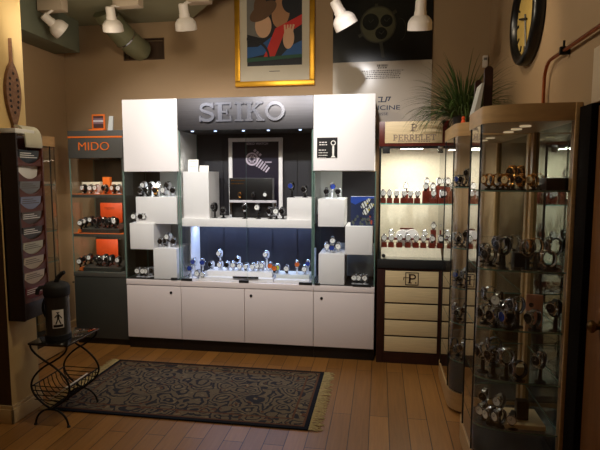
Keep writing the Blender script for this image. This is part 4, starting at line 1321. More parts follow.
for a in (c0 + 0.004, c1 - 0.02):
    MB().box(a, a + 0.014, YF + 0.002, YF + 0.014, vz0, vz1).build('corner_post', M['iron'], t)
MB().box(c0 + 0.018, c1 - 0.02, YF + 0.002, YF + 0.014, vz1 - 0.02, vz1).build('door_rail', M['iron'], t)
for px_, w_ in ((387, 0.035), (441, 0.025)):
    xx = X(px_, 149, YF)
    MB().box(xx - w_, xx + w_ * 0.7, YF - 0.012, YF + 0.004, vz1 - 0.06, vz1 - 0.005, 0.003).build('hinge', M['blackm'] if px_ < 400 else M['steel'], t)
MB().pane(c0 + 0.02, c1 - 0.022, YF + 0.003, YF + 0.009, vz0 + 0.002, vz1 - 0.022).build('glass_door', [M['gl'], M['edge']], t)
pz = Z(412, 203.5, YF + 0.03)
MB().pane(c0 + 0.022, c1 - 0.022, YF + 0.03, YB - 0.02, pz - 0.01, pz).build('glass_shelf', [M['gl'], M['shelfedge']], t)
MB().prism([(YF + 0.03, 0), (YB - 0.03, 0), (YB - 0.03, 0.085), (YF + 0.12, 0.085), (YF + 0.035, 0.02)], c0 + 0.03, c1 - 0.03, Matrix(((0, 0, 1, 0), (1, 0, 0, 0), (0, 1, 0, vz0), (0, 0, 0, 1)))).build('base_tray', M['creamfab'], t)
xx = X(412, 147.5, YF + 0.1)
MB().box(xx - 0.09, xx + 0.09, YF + 0.06, YF + 0.14, vz1 - 0.02, vz1 - 0.002, 0.004).build('lamp_lens', M['tubelight'], t)
MB().lathe([(0, 0.006), (0.014, 0.006), (0.016, -0.006), (0, -0.006)], c=(X(383.5, 257, YF), YF - 0.002, vz0 + 0.03), seg=16, mtx=Matrix.Rotation(PI / 2, 4, 'X')).build('lock', M['blackm'], t)

yq = YF + 0.1
pxrow("along the lit glass shelf front", pz, yq, [(382.7, 0, 'sw', 'r'), (389.5, 0, 'sw', 'r'), (396.4, 0, 'sw', 'r'), (403.5, 0, 'sw', 'r'), (410.4, 0, 'sw', 'r'), (417, 0, 'sw', 'r'), (425, 0, 'kw', 'R'), (433.5, 0, 'sw', 'r'), (441.5, 0, 'kw', 'r')], scale=1.2, jit=0.15)
o = None
pxrow("along the lit glass shelf back", pz, yq + 0.13, [(405, 0, 'sw', 'R'), (426, 0, 'kw', 'T'), (432, 0, 'sw', 'R'), (438, 0, 'sw', 'T'), (443.2, 0, 'sw', 'T')], scale=1.2, jit=0.15)
tz = vz0 + 0.086
# red riser bar at the back of the tray
yr = YF + 0.2
a, b = X(381, 245, yr), X(431, 245, yr)
t = thing('riser_shelf', ((a + b) / 2, yr, tz), 'long dark red riser bar behind the front blocks on lit tray', 'riser')
zr = tz + 0.075
MB().box(a, b, yr, yr + 0.07, zr - 0.018, zr, 0.002).build('board', M['redwood'], t)
for xx in (a + 0.01, (a + b) / 2, b - 0.01): MB().box(xx - 0.008, xx + 0.008, yr + 0.01, yr + 0.06, tz, zr - 0.017, 0.002).build('foot', M['redwood'], t)
pxrow("along the lit cream tray", tz, YF + 0.15, [(384, 0, 'sw', 'r'), (391, 0, 'sw', 'r'), (399, 0, 'sw', 'r'), (407.5, 0, 'sw', 'r'), (415.5, 0, 'sw', 'r'), (423, 0, 'sw', 'r'), (431.5, 0, 'kw', 'r'), (440, 0, 'kw', 'r')], scale=1.2, jit=0.15)
pxrow("on the dark red riser", zr, yr + 0.035, [(391, 0, 'sw', 'c'), (424.5, 0, 'sw', 'c')], scale=1.2, jit=0.1)
pxrow("at lit tray back corner", tz, YF + 0.27, [(433, 0, 'sw', 'T'), (442, 0, 'kw', 'T')], scale=1.2, jit=0.1)
for px_, r_, lab in ((402, 0.06, 'white half-round display pillow on the dark red riser bar, plain'), (412, 0.065, 'larger white half-round display pillow at the middle of dark red riser bar')):
    xx = X(px_, 240, yr + 0.035)
    n = 20
    poly = [(xx + r_ * math.cos(PI * i / n), r_ * 1.15 * math.sin(PI * i / n)) for i in range(n + 1)]
    o = MB().prism(poly, yr + 0.01, yr + 0.06, Matrix(((1, 0, 0, 0), (0, 0, 1, 0), (0, 1, 0, zr), (0, 0, 0, 1)))).build('display_pillow', M['white'], origin=(xx, yr + 0.035, zr))
    tag(o, lab, 'display pillow', 'white pillows in the lit vitrine')
a, b = X(400.5, 227, yr + 0.08), X(413, 227, yr + 0.08)
zz = Z(407, 228, yr + 0.08)
t = thing('name_plate', ((a + b) / 2, yr + 0.1, tz), 'white plate with dark red top edge behind the display pillows', 'plate')
MB().box(a, b, yr + 0.09, yr + 0.1, tz, zz, 0.002).build('plate', M['white'], t)
MB().box(a - 0.005, b + 0.005, yr + 0.085, yr + 0.105, zz - 0.014, zz, 0.002).build('edge_strip', M['redwood'], t)


# ================================================================== CURVED GLASS CASES
def curved_case(name, xf, xw, ya, yb, yn, yfar, label, joint=True, flip=False, h=1.95, shelves=(0.36, 0.62, 0.86, 1.13, 1.535)):
    """flat glass front at x = xf from ya to yb, curved ends running back to the wall at yn and yfar"""
    def quarter(y_a, y_n, n=12):
        pts = []
        for i in range(n + 1):
            a = (PI / 2) * i / n
            e = 0.75
            pts.append((xf + (xw - xf) * (1 - math.cos(a) ** e), y_a + (y_n - y_a) * math.sin(a) ** e))
        return pts
    near = quarter(ya, yn)          # from the flat's near end back to the wall
    far = quarter(yb, yfar)
    plan = list(reversed(near)) + far       # wall(near) -> front -> wall(far)
    def inset(d):
        cx, cy = xw, (yn + yfar) / 2
        r = []
        for x, y in plan:
            sx = (abs(xw - xf) - d) / abs(xw - xf); sy = (abs(yfar - yn) / 2 - d) / (abs(yfar - yn) / 2)
            r.append((cx + (x - cx) * sx, cy + (y - cy) * sy))
        return r
    t = thing(name, ((xf + xw) / 2, (yn + yfar) / 2, 0), label, 'display case', 'curved glass display cases')
    sgn = -1 if flip else 1
    MB().prism(inset(0.02), 0, 0.02).build('kick_plate', M['blackm'], t)
    MB().prism(plan, 0.018, 0.14).build('base', M['maple'], t)
    cr = MB().prism(plan, h - 0.085, h).build('crown', M['maple'], t)
    MB().prism(inset(0.012), 0.14, 0.15).build('floor_mat', M['blackm'], t)
    z0, z1 = 0.14, h - 0.085
    for nm, path in (('n', list(reversed(near))), ('f', far), ('m', [near[0], far[0]])):
        path = [((p_[0] + sgn * 0.006), p_[1]) for p_ in path]
        if flip: path = list(reversed(path))
        MB().wallstrip(path, -0.006, z0, z1, True).build('glass_panel', [M['gl'], M['edge']], t)
    for yy_ in (ya, yb):
        MB().box(xf + sgn * 0.002, xf + sgn * 0.01, yy_ - 0.0035, yy_ + 0.0035, z0, z1).build('glass_joint', M['blackm'], t)
    bx_ = xw - sgn * 0.012
    MB().box(min(bx_, xw), max(bx_, xw), yn + 0.012, yfar - 0.012, z0, z1).build('back_mirror', M['mirror'], t)
    for yy_ in (yn + 0.0, yfar - 0.045):
        MB().box(min(xw - sgn * 0.03, xw), max(xw - sgn * 0.03, xw), yy_ - 0.005, yy_ + 0.045, 0.0, h, 0.003).build('post', M['maple'], t)
    ins = inset(0.02)
    for z_ in shelves:
        MB().plate_edge([(p_[0] - sgn * 0.014, p_[1]) for p_ in ins], z_ - 0.008, z_).build('glass_shelf', [M['gl'], M['edge']], t)
    for f_ in (0.3, 0.55, 0.8):
        MB().cyl((xf + (xw - xf) * 0.55, yn + (yfar - yn) * f_, z1 - 0.003), 0.028, 0.008, seg=20).build('downlight', M['downlight'], t)
    return t


curved_case('curved_display_case', 0.5, RW - 0.003, 2.69, 2.97, 2.565, 3.26, 'tall curved glass case with dark maple crown, nearest on right', shelves=(0.30, 0.56, 0.83, 1.135, 1.535))
curved_case('curved_display_case', 0.484, RW - 0.003, 3.52, 3.95, 3.31, 4.2, 'tall curved glass case with cream crown beside the cream panelled cabinet')
curved_case('curved_display_case', -2.84, LW + 0.003, 3.72, 4.0, 3.5, 4.2, 'tall curved glass case behind the brochure rack at left wall', flip=True)

# watches in the near case
def ylook(n): return [random.choice(n) for _ in range(60)]
B1 = [(0.60, 2.72, 'gk', 'o'), (0.64, 2.66, 'gc', 'o'), (0.68, 2.74, 'gk', 'O'), (0.70, 2.65, 'gk', 'o'), (0.76, 2.66, 'gc', 'o'), (0.58, 2.83, 'gc', 'o'), (0.66, 2.86, 'gk', 'o'), (0.74, 2.82, 'gk', 'O'), (0.80, 2.72, 'gk', 'o')]
row("on nearest case's top shelf", 1.535, B1, yaw=-0.9, jit=0.6, scale=1.12)
B2 = [(0.58, 2.72, 'sk', 'o'), (0.63, 2.66, 'kk', 'O'), (0.65, 2.8, 'sk', 'O'), (0.74, 2.64, 'sk', 'O'), (0.79, 2.68, 'gk', 'O'), (0.84, 2.64, 'sk', 'o'), (0.88, 2.68, 'kk', 'O'), (0.72, 2.82, 'sk', 'O'), (0.80, 2.85, 'kk', 'o'), (0.58, 2.86, 'sk', 'o')]
row("on nearest case's second shelf", 1.135, B2, yaw=-1.2, jit=0.5, scale=1.4)
B3 = [(0.56, 2.70, 'sk', 'o'), (0.60, 2.65, 'sk', 'o'), (0.66, 2.62, 'sb', 'o'), (0.71, 2.66, 'sk', 'O'), (0.64, 2.76, 'sw', 'O'), (0.78, 2.62, 'sk', 'o'), (0.88, 2.62, 'kk', 'O'), (0.62, 2.88, 'sk', 'O'), (0.72, 2.84, 'sk', 'o')]
row("on nearest case's third shelf", 0.83, B3, yaw=-1.15, jit=0.5, scale=1.45)
B4 = [(0.56, 2.72, 'sk', 'O'), (0.60, 2.66, 'kk', 'O'), (0.66, 2.64, 'sk', 'O'), (0.72, 2.62, 'kk', 'o'), (0.82, 2.62, 'sk', 'O'), (0.64, 2.82, 'kk', 'O')]
row("on nearest case's fourth shelf", 0.56, B4, yaw=-1.1, jit=0.5, scale=1.45)
B5 = [(0.57, 2.71, 'sw', 'o'), (0.60, 2.66, 'sw', 'o'), (0.64, 2.64, 'sw', 'o'), (0.59, 2.78, 'sk', 'O'), (0.66, 2.72, 'sw', 'O'), (0.70, 2.63, 'kw', 'o')]
row("on nearest case's lowest shelf", 0.30, B5, yaw=-0.6, jit=0.5, scale=1.3)


def cbox(name, x, y, z, sx, sy, sz, m, lab, rz=0.0, cat='box', bev=0.003):
    o = MB().box(-sx / 2, sx / 2, -sy / 2, sy / 2, 0, sz, bev).build(name, M[m])
    o.location = (x, y, z); o.rotation_euler = (0, 0, rz)
    return tag(o, lab, cat)


cbox('gift_box', 0.86, 2.74, 1.535, 0.1, 0.22, 0.06, 'black', 'black box on the top shelf behind the gold watches')
cbox('riser_block', 0.62, 2.94, 1.535, 0.2, 0.1, 0.03, 'clearcuff', 'flat white riser behind gold watches on the top shelf', cat='riser')
cbox('gift_box', 0.72, 2.72, 1.135, 0.06, 0.06, 0.075, 'black', 'black cube box among watches on the second shelf')
cbox('riser_block', 0.62, 2.93, 1.135, 0.14, 0.1, 0.03, 'creamfab', 'small cream block among watches on the second shelf', cat='riser')
t = cbox('display_card', 0.80, 2.70, 0.83, 0.075, 0.012, 0.16, 'flat_pink', 'upright pinkish card with dark spot on the third shelf', cat='card') if 'flat_pink' in M else None
flat('pink', (214, 150, 120))
t = cbox('display_card', 0.80, 2.70, 0.83, 0.08, 0.012, 0.165, 'flat_pink', 'upright pinkish card with dark spot on the third shelf', cat='card', rz=-0.2)
g = MB(); g.lathe([(0, 0.001), (0.012, 0.001), (0.012, 0)], seg=16, mtx=Matrix.Rotation(PI / 2, 4, 'X'), c=(-0.015, -0.0062, 0.11)); q = g.build('spot', M['black']); q.parent = t
cbox('gift_box', 0.69, 2.72, 0.83, 0.06, 0.06, 0.06, 'black', 'black cube box among watches on the third shelf')
cbox('gift_box', 0.74, 2.68, 0.56, 0.055, 0.05, 0.06, 'cream', 'small cream box on the fourth shelf of nearest case')
t = cbox('display_tray', 0.76, 2.72, 0.30, 0.2, 0.2, 0.025, 'cream', 'cream tray on the lowest shelf of nearest case', cat='tray')
cbox('gift_box', 0.76, 2.7, 0.325, 0.06, 0.05, 0.1, 'black', 'black box standing on the cream tray')
# watches in the far case
for z_, nm_ in ((1.535, 'top'), (1.13, 'second'), (0.86, 'third'), (0.62, 'fourth'), (0.36, 'lowest')):
    its = [(0.56, 3.52, random.choice(['sk', 'kk']), 'o'), (0.58, 3.44, random.choice(['sw', 'sk']), 'O'), (0.55, 3.66, random.choice(['sk', 'kb']), 'o'), (0.62, 3.56, random.choice(['sk', 'kw', 'kk']), 'O')]
    row(f"on cream-crowned case's {nm_} shelf", z_, its, yaw=-0.8, jit=0.5, scale=1.1)

# on top of the cases
HT = 1.95
t = thing('potted_grass', (0.60, 3.92, HT), 'bushy dark green grass plant in a pot on top of cream crowned case', 'plant')
MB().lathe([(0, 0), (0.06, 0), (0.075, 0.09), (0.08, 0.1), (0.07, 0.1), (0.066, 0.085), (0, 0.085)], c=(0.60, 3.92, HT), seg=24).build('pot', M['pot'], t)
lf = MB()
for i in range(620):
    a = random.uniform(0, 2 * PI)
    L = random.uniform(0.22, 0.52)
    ln = random.uniform(0.05, 1.15)
    ph = 1.45 - ln * 1.0
    p_ = Vector((0.60 + 0.045 * math.cos(a), 3.92 + 0.045 * math.sin(a), HT + 0.08))
    b2 = bmesh.new(); prev = None
    nseg = 7
    for k_ in range(nseg + 1):
        u_ = k_ / nseg
        wd = 0.0045 * (1 - u_ ** 2) + 0.0004
        sd = Vector((-math.sin(a), math.cos(a), 0)) * wd
        q0, q1 = b2.verts.new(p_ + sd), b2.verts.new(p_ - sd)
        q2 = b2.verts.new(p_ + Vector((0, 0, -wd * 0.5)))
        if prev:
            b2.faces.new((prev[0], prev[2], q2, q0)); b2.faces.new((prev[2], prev[1], q1, q2))
        prev = (q0, q1, q2)
        e_ = ph - u_ ** 1.5 * (0.7 + ln * 1.3)
        p_ = p_ + Vector((math.cos(a) * math.cos(e_), math.sin(a) * math.cos(e_), math.sin(e_))) * (L / nseg)
        if p_.x > RW - 0.02: p_.x = RW - 0.02
        if p_.y > BW - 0.03: p_.y = BW - 0.03
    lf.merge(b2)
lf.build('foliage', M['leaf'], t)
p_ = at(461, 128, x=0.56)
t = thing('figurine', (0.54, 3.50, HT), 'tiny red figurine on the cream crown below the grass plant', 'figurine')
MB().lathe([(0, 0), (0.016, 0), (0.015, 0.012), (0.009, 0.03), (0.012, 0.038), (0.008, 0.05), (0, 0.052)], c=(0.54, 3.50, HT), seg=16).build('body', M['orangered'], t)
for (px0, px1, pyt, y, lab) in ((485, 493.5, 66, 2.98, 'tall dark rounded display paddle on top of the nearest curved case'), (475.5, 482, 80, 3.14, 'shorter dark rounded paddle behind the leaning white card')):
    a = at(px0, pyt, y=y); b = at(px1, pyt, y=y)
    r_ = (b.x - a.x) / 2
    xc = (a.x + b.x) / 2
    hgt = a.z - HT
    poly = [(xc - r_, 0), (xc + r_, 0)] + [(xc + r_ * math.cos(a_), hgt - r_ + r_ * math.sin(a_)) for a_ in [PI * i / 12 for i in range(13)]]
    o = MB().prism(poly, y, y + 0.03, Matrix(((1, 0, 0, 0), (0, 0, 1, 0), (0, 1, 0, HT), (0, 0, 0, 1)))).build('display_paddle', M['darkwood'], origin=(xc, y, HT))
    tag(o, lab, 'display paddle')
a = at(473.5, 113, y=2.96); b = at(484, 83, y=2.96)
x0_ = a.x
o = MB().prism([(x0_, 0), (x0_ + 0.03, 0), (b.x, b.z - HT), (b.x - 0.012, b.z - HT)], 2.95, 3.1, Matrix(((1, 0, 0, 0), (0, 0, 1, 0), (0, 1, 0, HT), (0, 0, 0, 1)))).build('leaning_card', M['greypanel'], origin=(x0_, 2.95, HT))
tag(o, 'white card leaning against the tall dark paddle', 'card')

# ================================================================== BROCHURE RACK
RF = -2.22
ry0, ry1 = 2.80, 3.05
rz0, rz1 = 0.68, 1.87
t = thing('brochure_rack', (PX, (ry0 + ry1) / 2, rz0), 'tall burgundy wooden brochure rack with scooped pockets on the cream pillar', 'rack')
MB().box(PX + 0.002, PX + 0.016, ry0, ry1, rz0, rz1, 0.002).build('back_board', M['rackred'], t)
for a, b in ((ry0, ry0 + 0.014), (ry1 - 0.014, ry1)):
    MB().box(PX + 0.002, RF, a, b, rz0, rz1, 0.002).build('side_panel', M['rackdark'] if a == ry0 else M['rackred'], t)  # near side is in shade, put into a darker wood colour
MB().box(PX + 0.01, RF - 0.008, ry0 + 0.01, ry1 - 0.01, rz0, rz0 + 0.13, 0.002).build('bottom_panel', M['rackdark'], t)
NP = 10
zs = [rz0 + 0.14 + i * (rz1 - 0.17 - rz0 - 0.14) / (NP - 1) for i in range(NP)]
ym = (ry0 + ry1) / 2
hw_ = (ry1 - ry0) / 2 - 0.015
for i, zz in enumerate(zs):
    # scooped pocket front in the YZ plane
    top = [(ym + hw_ * (1 - 2 * k_ / 14), zz - 0.014 + 0.05 * abs(1 - 2 * k_ / 14) ** 2.2) for k_ in range(15)]
    poly = [(ym - hw_, zz - 0.03), (ym + hw_, zz - 0.03)] + top
    MB().prism(poly, RF - 0.014, RF - 0.006, Matrix(((0, 0, 1, 0), (1, 0, 0, 0), (0, 1, 0, 0), (0, 0, 0, 1)))).build('pocket', M['rackred'], t)
BROCH = [('maroon brochure, in the lowest rack pocket', (116, 52, 56)), ('pale cream brochure, in the second rack pocket from the bottom', (190, 170, 150)), ('cream brochure, in the third rack pocket from bottom', (186, 170, 146)),
         ('cream green brochure, in the fourth rack pocket from bottom', (176, 172, 150)), ('black patterned brochure, in the fifth rack pocket from bottom', (60, 56, 54)), ('dark brown brochure, in the sixth rack pocket from bottom', (80, 70, 64)),
         ('blue-grey brochure, in the seventh rack pocket from bottom', (128, 134, 160)), ('grey brochure, in the eighth rack pocket from bottom', (116, 116, 118)), None, ('black brochure with pale print, in top rack pocket', (34, 40, 44))]
for i, q in enumerate(BROCH):
    if q is None: continue
    nm_ = 'b' + str(i)
    zz = zs[i]
    o = MB().box(-0.006, 0.006, -hw_ + 0.016, hw_ - 0.016, 0, 0.098, 0.001)
    br = o.build('brochure', flat(q[0].split(',')[0].replace(' ', '_'), q[1], 0.4))
    br.location = (RF - 0.024, ym, zz - 0.026); br.rotation_euler = (0, 0.12, 0)
    tag(br, q[0].replace(', in', ' in'), 'brochure', 'brochures in the wall rack')
    g = MB()
    for k_ in range(3):
        g.box(0.0062, 0.0068, -hw_ + 0.03, hw_ - 0.03 - 0.03 * k_, 0.05 + 0.013 * k_, 0.055 + 0.013 * k_)
    pr = g.build('lettering', M['paper'] if sum(q[1]) < 330 else M['inkgrey']); pr.parent = br
# white leaflets fanned in the ninth pocket and papers on top
for k_ in range(3):
    o = MB().box(-0.002, 0.002, -0.035, 0.035, 0, 0.09 + 0.01 * (k_ == 1)).build('leaflet', M['paper'])
    o.location = (RF - 0.026 - 0.006 * k_, ym - 0.06 + 0.06 * k_, zs[8] - 0.02); o.rotation_euler = (0.14 * (1 - k_), 0.05, 0)
    tag(o, ['white leaflet fanned at near side of a rack pocket', 'white leaflet fanned at the middle of a rack pocket', 'white leaflet fanned at the far side of a rack pocket'][k_], 'leaflet', 'white leaflets fanned in the rack')
o = MB()
b2 = bmesh.new()
n = 8; prev = None
for i in range(n + 1):     # a booklet curling out of the top
    u_ = i / n
    x_ = RF - 0.06 + 0.075 * u_ + 0.02 * math.sin(u_ * PI)
    z_ = rz1 + 0.06 - 0.13 * u_ ** 2 + 0.0
    r_ = [b2.verts.new((x_, ym - 0.05, z_)), b2.verts.new((x_, ym + 0.105, z_)), b2.verts.new((x_ - 0.008, ym + 0.105, z_ - 0.012)), b2.verts.new((x_ - 0.008, ym - 0.05, z_ - 0.012))]
    if prev:
        for k_ in range(4): b2.faces.new((prev[k_], prev[(k_ + 1) % 4], r_[(k_ + 1) % 4], r_[k_]))
    else: b2.faces.new(r_)
    prev = r_
b2.faces.new(prev[::-1])
bmesh.ops.recalc_face_normals(b2, faces=list(b2.faces))
o.merge(b2)
q = o.build('booklet', flat('cream_booklet', (198, 190, 164)), origin=(RF - 0.05, ym, rz1))
tag(q, 'cream booklet curling over the top of the brochure rack', 'booklet')
q = MB().box(PX + 0.02, RF + 0.005, ry0 - 0.005, ry0 + 0.17, rz1 + 0.001, rz1 + 0.03, 0.002).build('catalogue', M['paper'], origin=(PX + 0.06, ry0 + 0.08, rz1))
tag(q, 'white catalogue lying on top of the brochure rack', 'catalogue')

# ================================================================== SIDE TABLE AND AIRPOT
tx0, tx1, ty0, ty1, tzt = -2.205, -1.93, 2.79, 3.16, 0.545
t = thing('side_table', ((tx0 + tx1) / 2, (ty0 + ty1) / 2, 0), 'small wrought iron side table with dark glass top and lyre-shaped magazine basket', 'table')
MB().box(tx0, tx1, ty0, ty1, tzt - 0.014, tzt, 0.003).build('table_top', mat('smoked_glass_top', (22, 19, 17), 0.08, var=0.1, coat=0.5), t)
xc = (tx0 + tx1) / 2


def lyre(y):
    mb = MB()
    for s_ in (-1, 1):
        pts = []
        for i in range(61):     # table edge -> crossing -> round belly -> bottom
            u_ = i / 60
            zz = tzt - 0.016 - u_ * (tzt - 0.016 - 0.115)
            if u_ < 0.28: xx = s_ * 0.128 * math.cos(u_ / 0.28 * PI / 2)
            else:
                v_ = (u_ - 0.28) / 0.72
                xx = -s_ * 0.134 * math.sin(PI * v_ ** 1.05) ** 0.8
            pts.append((xc + xx, y, zz))
        mb.tube(pts, 0.0065, seg=8)
    arcp = [(xc + 0.115 * math.cos(PI * i / 14), y, 0.004 + 0.108 * math.sin(PI * i / 14)) for i in range(15)]
    mb.tube(arcp, 0.0065, seg=8)
    for s_ in (-1, 1): mb.lathe([(0, 0), (0.011, 0), (0.011, 0.006), (0.006, 0.012), (0, 0.014)], c=(xc + s_ * 0.117, y, 0), seg=12)
    return mb


for yy_ in (ty0 + 0.012, ty1 - 0.02): lyre(yy_).build('lyre_leg', M['iron'], t)
bk = MB()
yA, yB_ = ty0 + 0.012, ty1 - 0.02
for s_ in (-1, 1):
    bk.tube([(xc + s_ * 0.126, yA, 0.26), (xc + s_ * 0.126, yB_, 0.26)], 0.0045, seg=6)
bk.tube([(xc, yA, 0.125), (xc, yB_, 0.125)], 0.004, seg=6)
for i in range(8):
    yy_ = yA + (yB_ - yA) * (i + 0.5) / 8
    bk.tube([(xc + 0.126 * math.cos(PI + PI * k_ / 10), yy_, 0.26 + 0.13 * math.sin(PI + PI * k_ / 10)) for k_ in range(11)], 0.003, seg=6)
for yy_ in (yA, yB_):
    for zz in (0.17, 0.2, 0.23, 0.26): bk.tube([(xc - 0.115 - 0.01 * (zz > 0.2), yy_, zz), (xc + 0.115 + 0.01 * (zz > 0.2), yy_, zz)], 0.003, seg=6)
bk.build('magazine_basket', M['iron'], t)
q = MB().prism([(xc - 0.05, 0.15), (xc - 0.044, 0.147), (xc + 0.075, 0.235), (xc + 0.07, 0.24)], ty0 + 0.05, ty1 - 0.06, FRONT).build('magazine', M['paper'], origin=(xc, ty0 + 0.1, 0.14))
tag(q, 'pale magazine lying in the iron table basket', 'magazine')

ap = at(57, 335, z=tzt)
ax, ay = ap.x, ap.y
ax, ay = -2.075, 2.92
t = thing('airpot', (ax, ay, tzt), 'tall dark steel airpot with black pump lid and white label on side table', 'airpot')
R_ = 0.077
MB().lathe([(0, 0), (R_ - 0.004, 0), (R_, 0.006), (R_, 0.03), (R_ - 0.003, 0.034), (R_ - 0.003, 0.245), (R_ - 0.008, 0.262), (0, 0.262)], c=(ax, ay, tzt), seg=40).build('body', M['thermos'], t)
MB().lathe([(R_ - 0.002, 0), (R_ + 0.001, 0.002), (R_ + 0.001, 0.03), (R_ - 0.003, 0.033)], c=(ax, ay, tzt), seg=40).build('base_ring', M['blackm'], t)
MB().lathe([(0, 0.25), (R_ - 0.002, 0.25), (R_ + 0.003, 0.258), (R_ + 0.004, 0.3), (R_ - 0.006, 0.318), (0.05, 0.328), (0, 0.33)], c=(ax, ay, tzt), seg=40).build('lid', M['blackm'], t)
sp = MB(); sp.tube([(ax - 0.06, ay - 0.03, tzt + 0.3), (ax - 0.085, ay - 0.045, tzt + 0.3), (ax - 0.1, ay - 0.05, tzt + 0.285), (ax - 0.103, ay - 0.052, tzt + 0.262)], 0.013, seg=12); sp.build('spout', M['blackm'], t)
lv = MB(); lv.tube([(ax + 0.0, ay, tzt + 0.325), (ax + 0.012, ay, tzt + 0.352), (ax + 0.04, ay + 0.005, tzt + 0.378), (ax + 0.058, ay + 0.005, tzt + 0.385)], 0.012, seg=10, radii=[0.016, 0.014, 0.013, 0.011]); lv.build('lever', M['blackm'], t)
hd_ = MB(); hd_.tube([(ax - R_, ay, tzt + 0.24)] + [(ax - R_ - 0.028 * math.sin(PI * i / 8), ay, tzt + 0.24 - 0.13 * i / 8) for i in range(1, 8)] + [(ax - R_, ay, tzt + 0.11)], 0.009, seg=10); hd_.build('handle', M['blackm'], t)
# label wrapped on the body
lab_a0, lab_a1 = math.radians(-80), math.radians(-28)
def onbody(u, v, r): # u 0..1 round the label, v 0..1 up it
    a_ = lab_a0 + (lab_a1 - lab_a0) * u
    return Vector((ax + r * math.cos(a_), ay + r * math.sin(a_), tzt + 0.075 + v * 0.105))
def patch(mb, u0, v0, u1, v1, r, mi=0, n=8):
    b2 = bmesh.new(); cols_ = []
    for i in range(n + 1):
        u_ = u0 + (u1 - u0) * i / n
        cols_.append([b2.verts.new(onbody(u_, v0, r)), b2.verts.new(onbody(u_, v1, r)), b2.verts.new(onbody(u_, v1, r - 0.0015)), b2.verts.new(onbody(u_, v0, r - 0.0015))])
    for p0, p1 in zip(cols_, cols_[1:]):
        for k_ in range(4): b2.faces.new((p0[k_], p0[(k_ + 1) % 4], p1[(k_ + 1) % 4], p1[k_]))
    b2.faces.new(cols_[0]); b2.faces.new(cols_[-1][::-1])
    bmesh.ops.recalc_face_normals(b2, faces=list(b2.faces))
    mb.merge(b2, mi)
g = MB(); patch(g, 0, 0, 1, 1, R_ - 0.0012); lb = g.build('label', M['paper'], t)
g = MB()
def fig(poly):
    b2 = bmesh.new()
    vs_ = [b2.verts.new(onbody(u_, v_, R_ - 0.0004)) for u_, v_ in poly]
    v2_ = [b2.verts.new(onbody(u_, v_, R_ - 0.0014)) for u_, v_ in poly]
    b2.faces.new(vs_); b2.faces.new(v2_[::-1])
    for i in range(len(poly)): b2.faces.new((vs_[i], vs_[(i + 1) % len(poly)], v2_[(i + 1) % len(poly)], v2_[i]))
    bmesh.ops.recalc_face_normals(b2, faces=list(b2.faces))
    g.merge(b2)
fig(ell(0.5, 0.82, 0.07, 0.055, 0, 12)); fig(rect(0.36, 0.85, 0.64, 0.885))
fig([(0.42, 0.48), (0.6, 0.48), (0.62, 0.76), (0.4, 0.76)])
fig([(0.42, 0.5), (0.52, 0.5), (0.36, 0.22), (0.24, 0.22)]); fig([(0.5, 0.5), (0.6, 0.5), (0.78, 0.22), (0.66, 0.22)])
fig([(0.6, 0.74), (0.62, 0.64), (0.8, 0.5), (0.84, 0.56)]); fig([(0.4, 0.74), (0.38, 0.62), (0.22, 0.56), (0.2, 0.62)])
patch(g, 0.08, 0.05, 0.92, 0.19, R_ - 0.0004)
g.build('figure_print', M['blackm'], lb)
t.scale = (1, 1, 1.14)

# ================================================================== RUG
rx0, rx1, rya, ryb = -2.225, -0.425, 2.995, 3.945
rc = ((rx0 + rx1) / 2, (rya + ryb) / 2, 0)
t = thing('rug', rc, 'dark floral rug with cream fringed ends lying on the plank floor', 'rug')
t.rotation_euler = (0, 0, 0)
b2 = MB().box(rx0, rx1, rya, ryb, 0.001, 0.011, 0.003)
b2.build('pile', M['rug'], t)
for s_, x_ in ((1, rx1), (-1, rx0)):
    fg = MB()
    for i in range(170):
        yy_ = rya + (ryb - rya) * (i + random.random()) / 170
        L = random.uniform(0.05, 0.095)
        dy = random.uniform(-0.025, 0.025)
        fg.tube([(x_ - s_ * 0.004, yy_, 0.006), (x_ + s_ * L * 0.5, yy_ + dy * 0.4, 0.006 + random.random() * 0.006), (x_ + s_ * L, yy_ + dy, 0.003)], 0.0022, seg=4)
    fg.build('fringe', M['fringe'], t)

# ================================================================== LIGHTS
def spot(loc, aim, e, size=60, blend=0.8, col=(1, 0.86, 0.68), r=0.05):
    l_ = D.lights.new('spotlight', 'SPOT')
    l_.energy = e; l_.spot_size = math.radians(size); l_.spot_blend = blend; l_.color = col; l_.shadow_soft_size = r
    o_ = D.objects.new('spotlight', l_)
    COL.objects.link(o_)
    o_.location = loc
    d_ = Vector(aim) - Vector(loc)
    o_.rotation_euler = d_.to_track_quat('-Z', 'Y').to_euler()
    return o_


def point(loc, e, col=(1, 0.84, 0.62), r=0.08):
    l_ = D.lights.new('fill_light', 'POINT')
    l_.energy = e; l_.color = col; l_.shadow_soft_size = r
    o_ = D.objects.new('fill_light', l_); COL.objects.link(o_); o_.location = loc
    return o_


def area(loc, e, sx, sy, col=(1, 1, 1), rot=(0, 0, 0), spread=180):
    l_ = D.lights.new('area_light', 'AREA')
    l_.energy = e; l_.shape = 'RECTANGLE'; l_.size = sx; l_.size_y = sy; l_.color = col; l_.spread = math.radians(spread)
    o_ = D.objects.new('area_light', l_); COL.objects.link(o_); o_.location = loc; o_.rotation_euler = rot
    return o_


# ceiling track spots of the shop aimed at the white cabinets (heads above the picture)
for x_ in (-2.05, -1.15, -0.25):
    spot((x_, 2.5, 3.0), (x_, 4.26, 1.7), 142, 62, 0.9, (1, 0.965, 0.95))
spot((0.15, 2.95, 3.0), (0.93, 3.5, 2.2), 18, 70, 0.9, (1, 0.8, 0.55))
spot((-1.3, 2.7, 3.05), (-2.34, 2.95, 2.75), 17, 40, 0.9, (1, 0.84, 0.55))
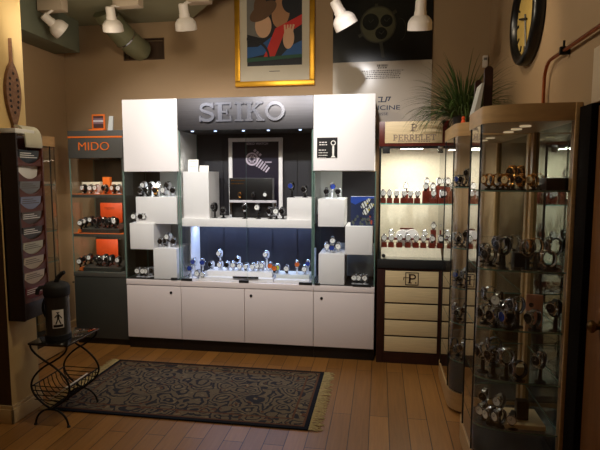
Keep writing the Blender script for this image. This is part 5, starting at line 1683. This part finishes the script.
# added fill points without fixtures, brightening walls, floor and ceiling
point((-0.9, 2.5, 2.75), 36, (1, 0.87, 0.68), 0.12)
point((-1.2, 0.6, 2.6), 4, (1, 0.87, 0.68), 0.12)
point((-2.2, 3.6, 2.6), 4, (1, 0.86, 0.66), 0.12)
spot((-2.2, 2.9, 2.95), (-2.62, 4.4, 0.95), 36, 34, 0.8, (1, 0.88, 0.72))
for zz in (ms[1], ms[2]):
    area(((mx0 + mx1) / 2, YM + 0.06, zz - 0.04), 0.9, 0.4, 0.02, (1, 0.86, 0.66), (math.radians(55), 0, 0))  # added light under each shelf to brighten the cards, no fitting there
for xx in ((xA0 + xA1) / 2, (xB1 + xC1) / 2):
    spot((xx, YF + 0.08, ZP1 - 0.03), (xx, YF + 0.3, 0.9), 5, 110, 0.7, (0.95, 1, 0.96), 0.02)  # added spot under each top panel to lift the dark tower inside
# lit fittings
area((X(412, 147, YF + 0.1), YF + 0.12, vz1 - 0.03), 6.5, 0.3, 0.1, (1, 0.93, 0.8))
area((xA1 * 0.5 + xB1 * 0.5, YF + 0.33, SZ0 - 0.012), 5.5, 1.1, 0.02, (0.42, 0.58, 1.0))
for f_ in (0.12, 0.5, 0.88):
    spot((xA1 + (xB1 - xA1) * f_, YF + 0.07, HZ0 - 0.02), (xA1 + (xB1 - xA1) * f_, YF + 0.15, 1.2), 4.0, 90, 0.7, (1, 0.95, 0.9), 0.015)
area(((mx0 + mx1) / 2, YM + 0.1, zs0 - 0.02), 0.7, 0.3, 0.06, (1, 0.8, 0.55))
for y_ in (2.75, 3.02): spot((0.74, y_, 1.84), (0.72, y_, 0.5), 0.6, 95, 0.6, (1, 0.84, 0.6), 0.02)
for y_ in (3.58, 3.9): spot((0.72, y_, 1.84), (0.7, y_, 0.5), 0.6, 95, 0.6, (1, 0.84, 0.6), 0.02)
spot((-2.96, 3.85, 1.84), (-2.94, 3.85, 0.5), 1.5, 95, 0.6, (1, 0.84, 0.6), 0.02)

w_ = D.worlds.new('world'); SC.world = w_
w_.use_nodes = True
w_.node_tree.nodes['Background'].inputs[0].default_value = lin((120, 100, 80))
w_.node_tree.nodes['Background'].inputs[1].default_value = 0.05

SC.view_settings.view_transform = 'Standard'
SC.view_settings.look = 'None'
SC.view_settings.exposure = 0.0
SC.view_settings.gamma = 1.0
SC.view_settings.use_curve_mapping = False
SC.cycles.use_denoising = True
SC.cycles.transparent_max_bounces = 24
SC.cycles.max_bounces = 10
SC.cycles.glossy_bounces = 5
SC.cycles.sample_clamp_indirect = 6.0
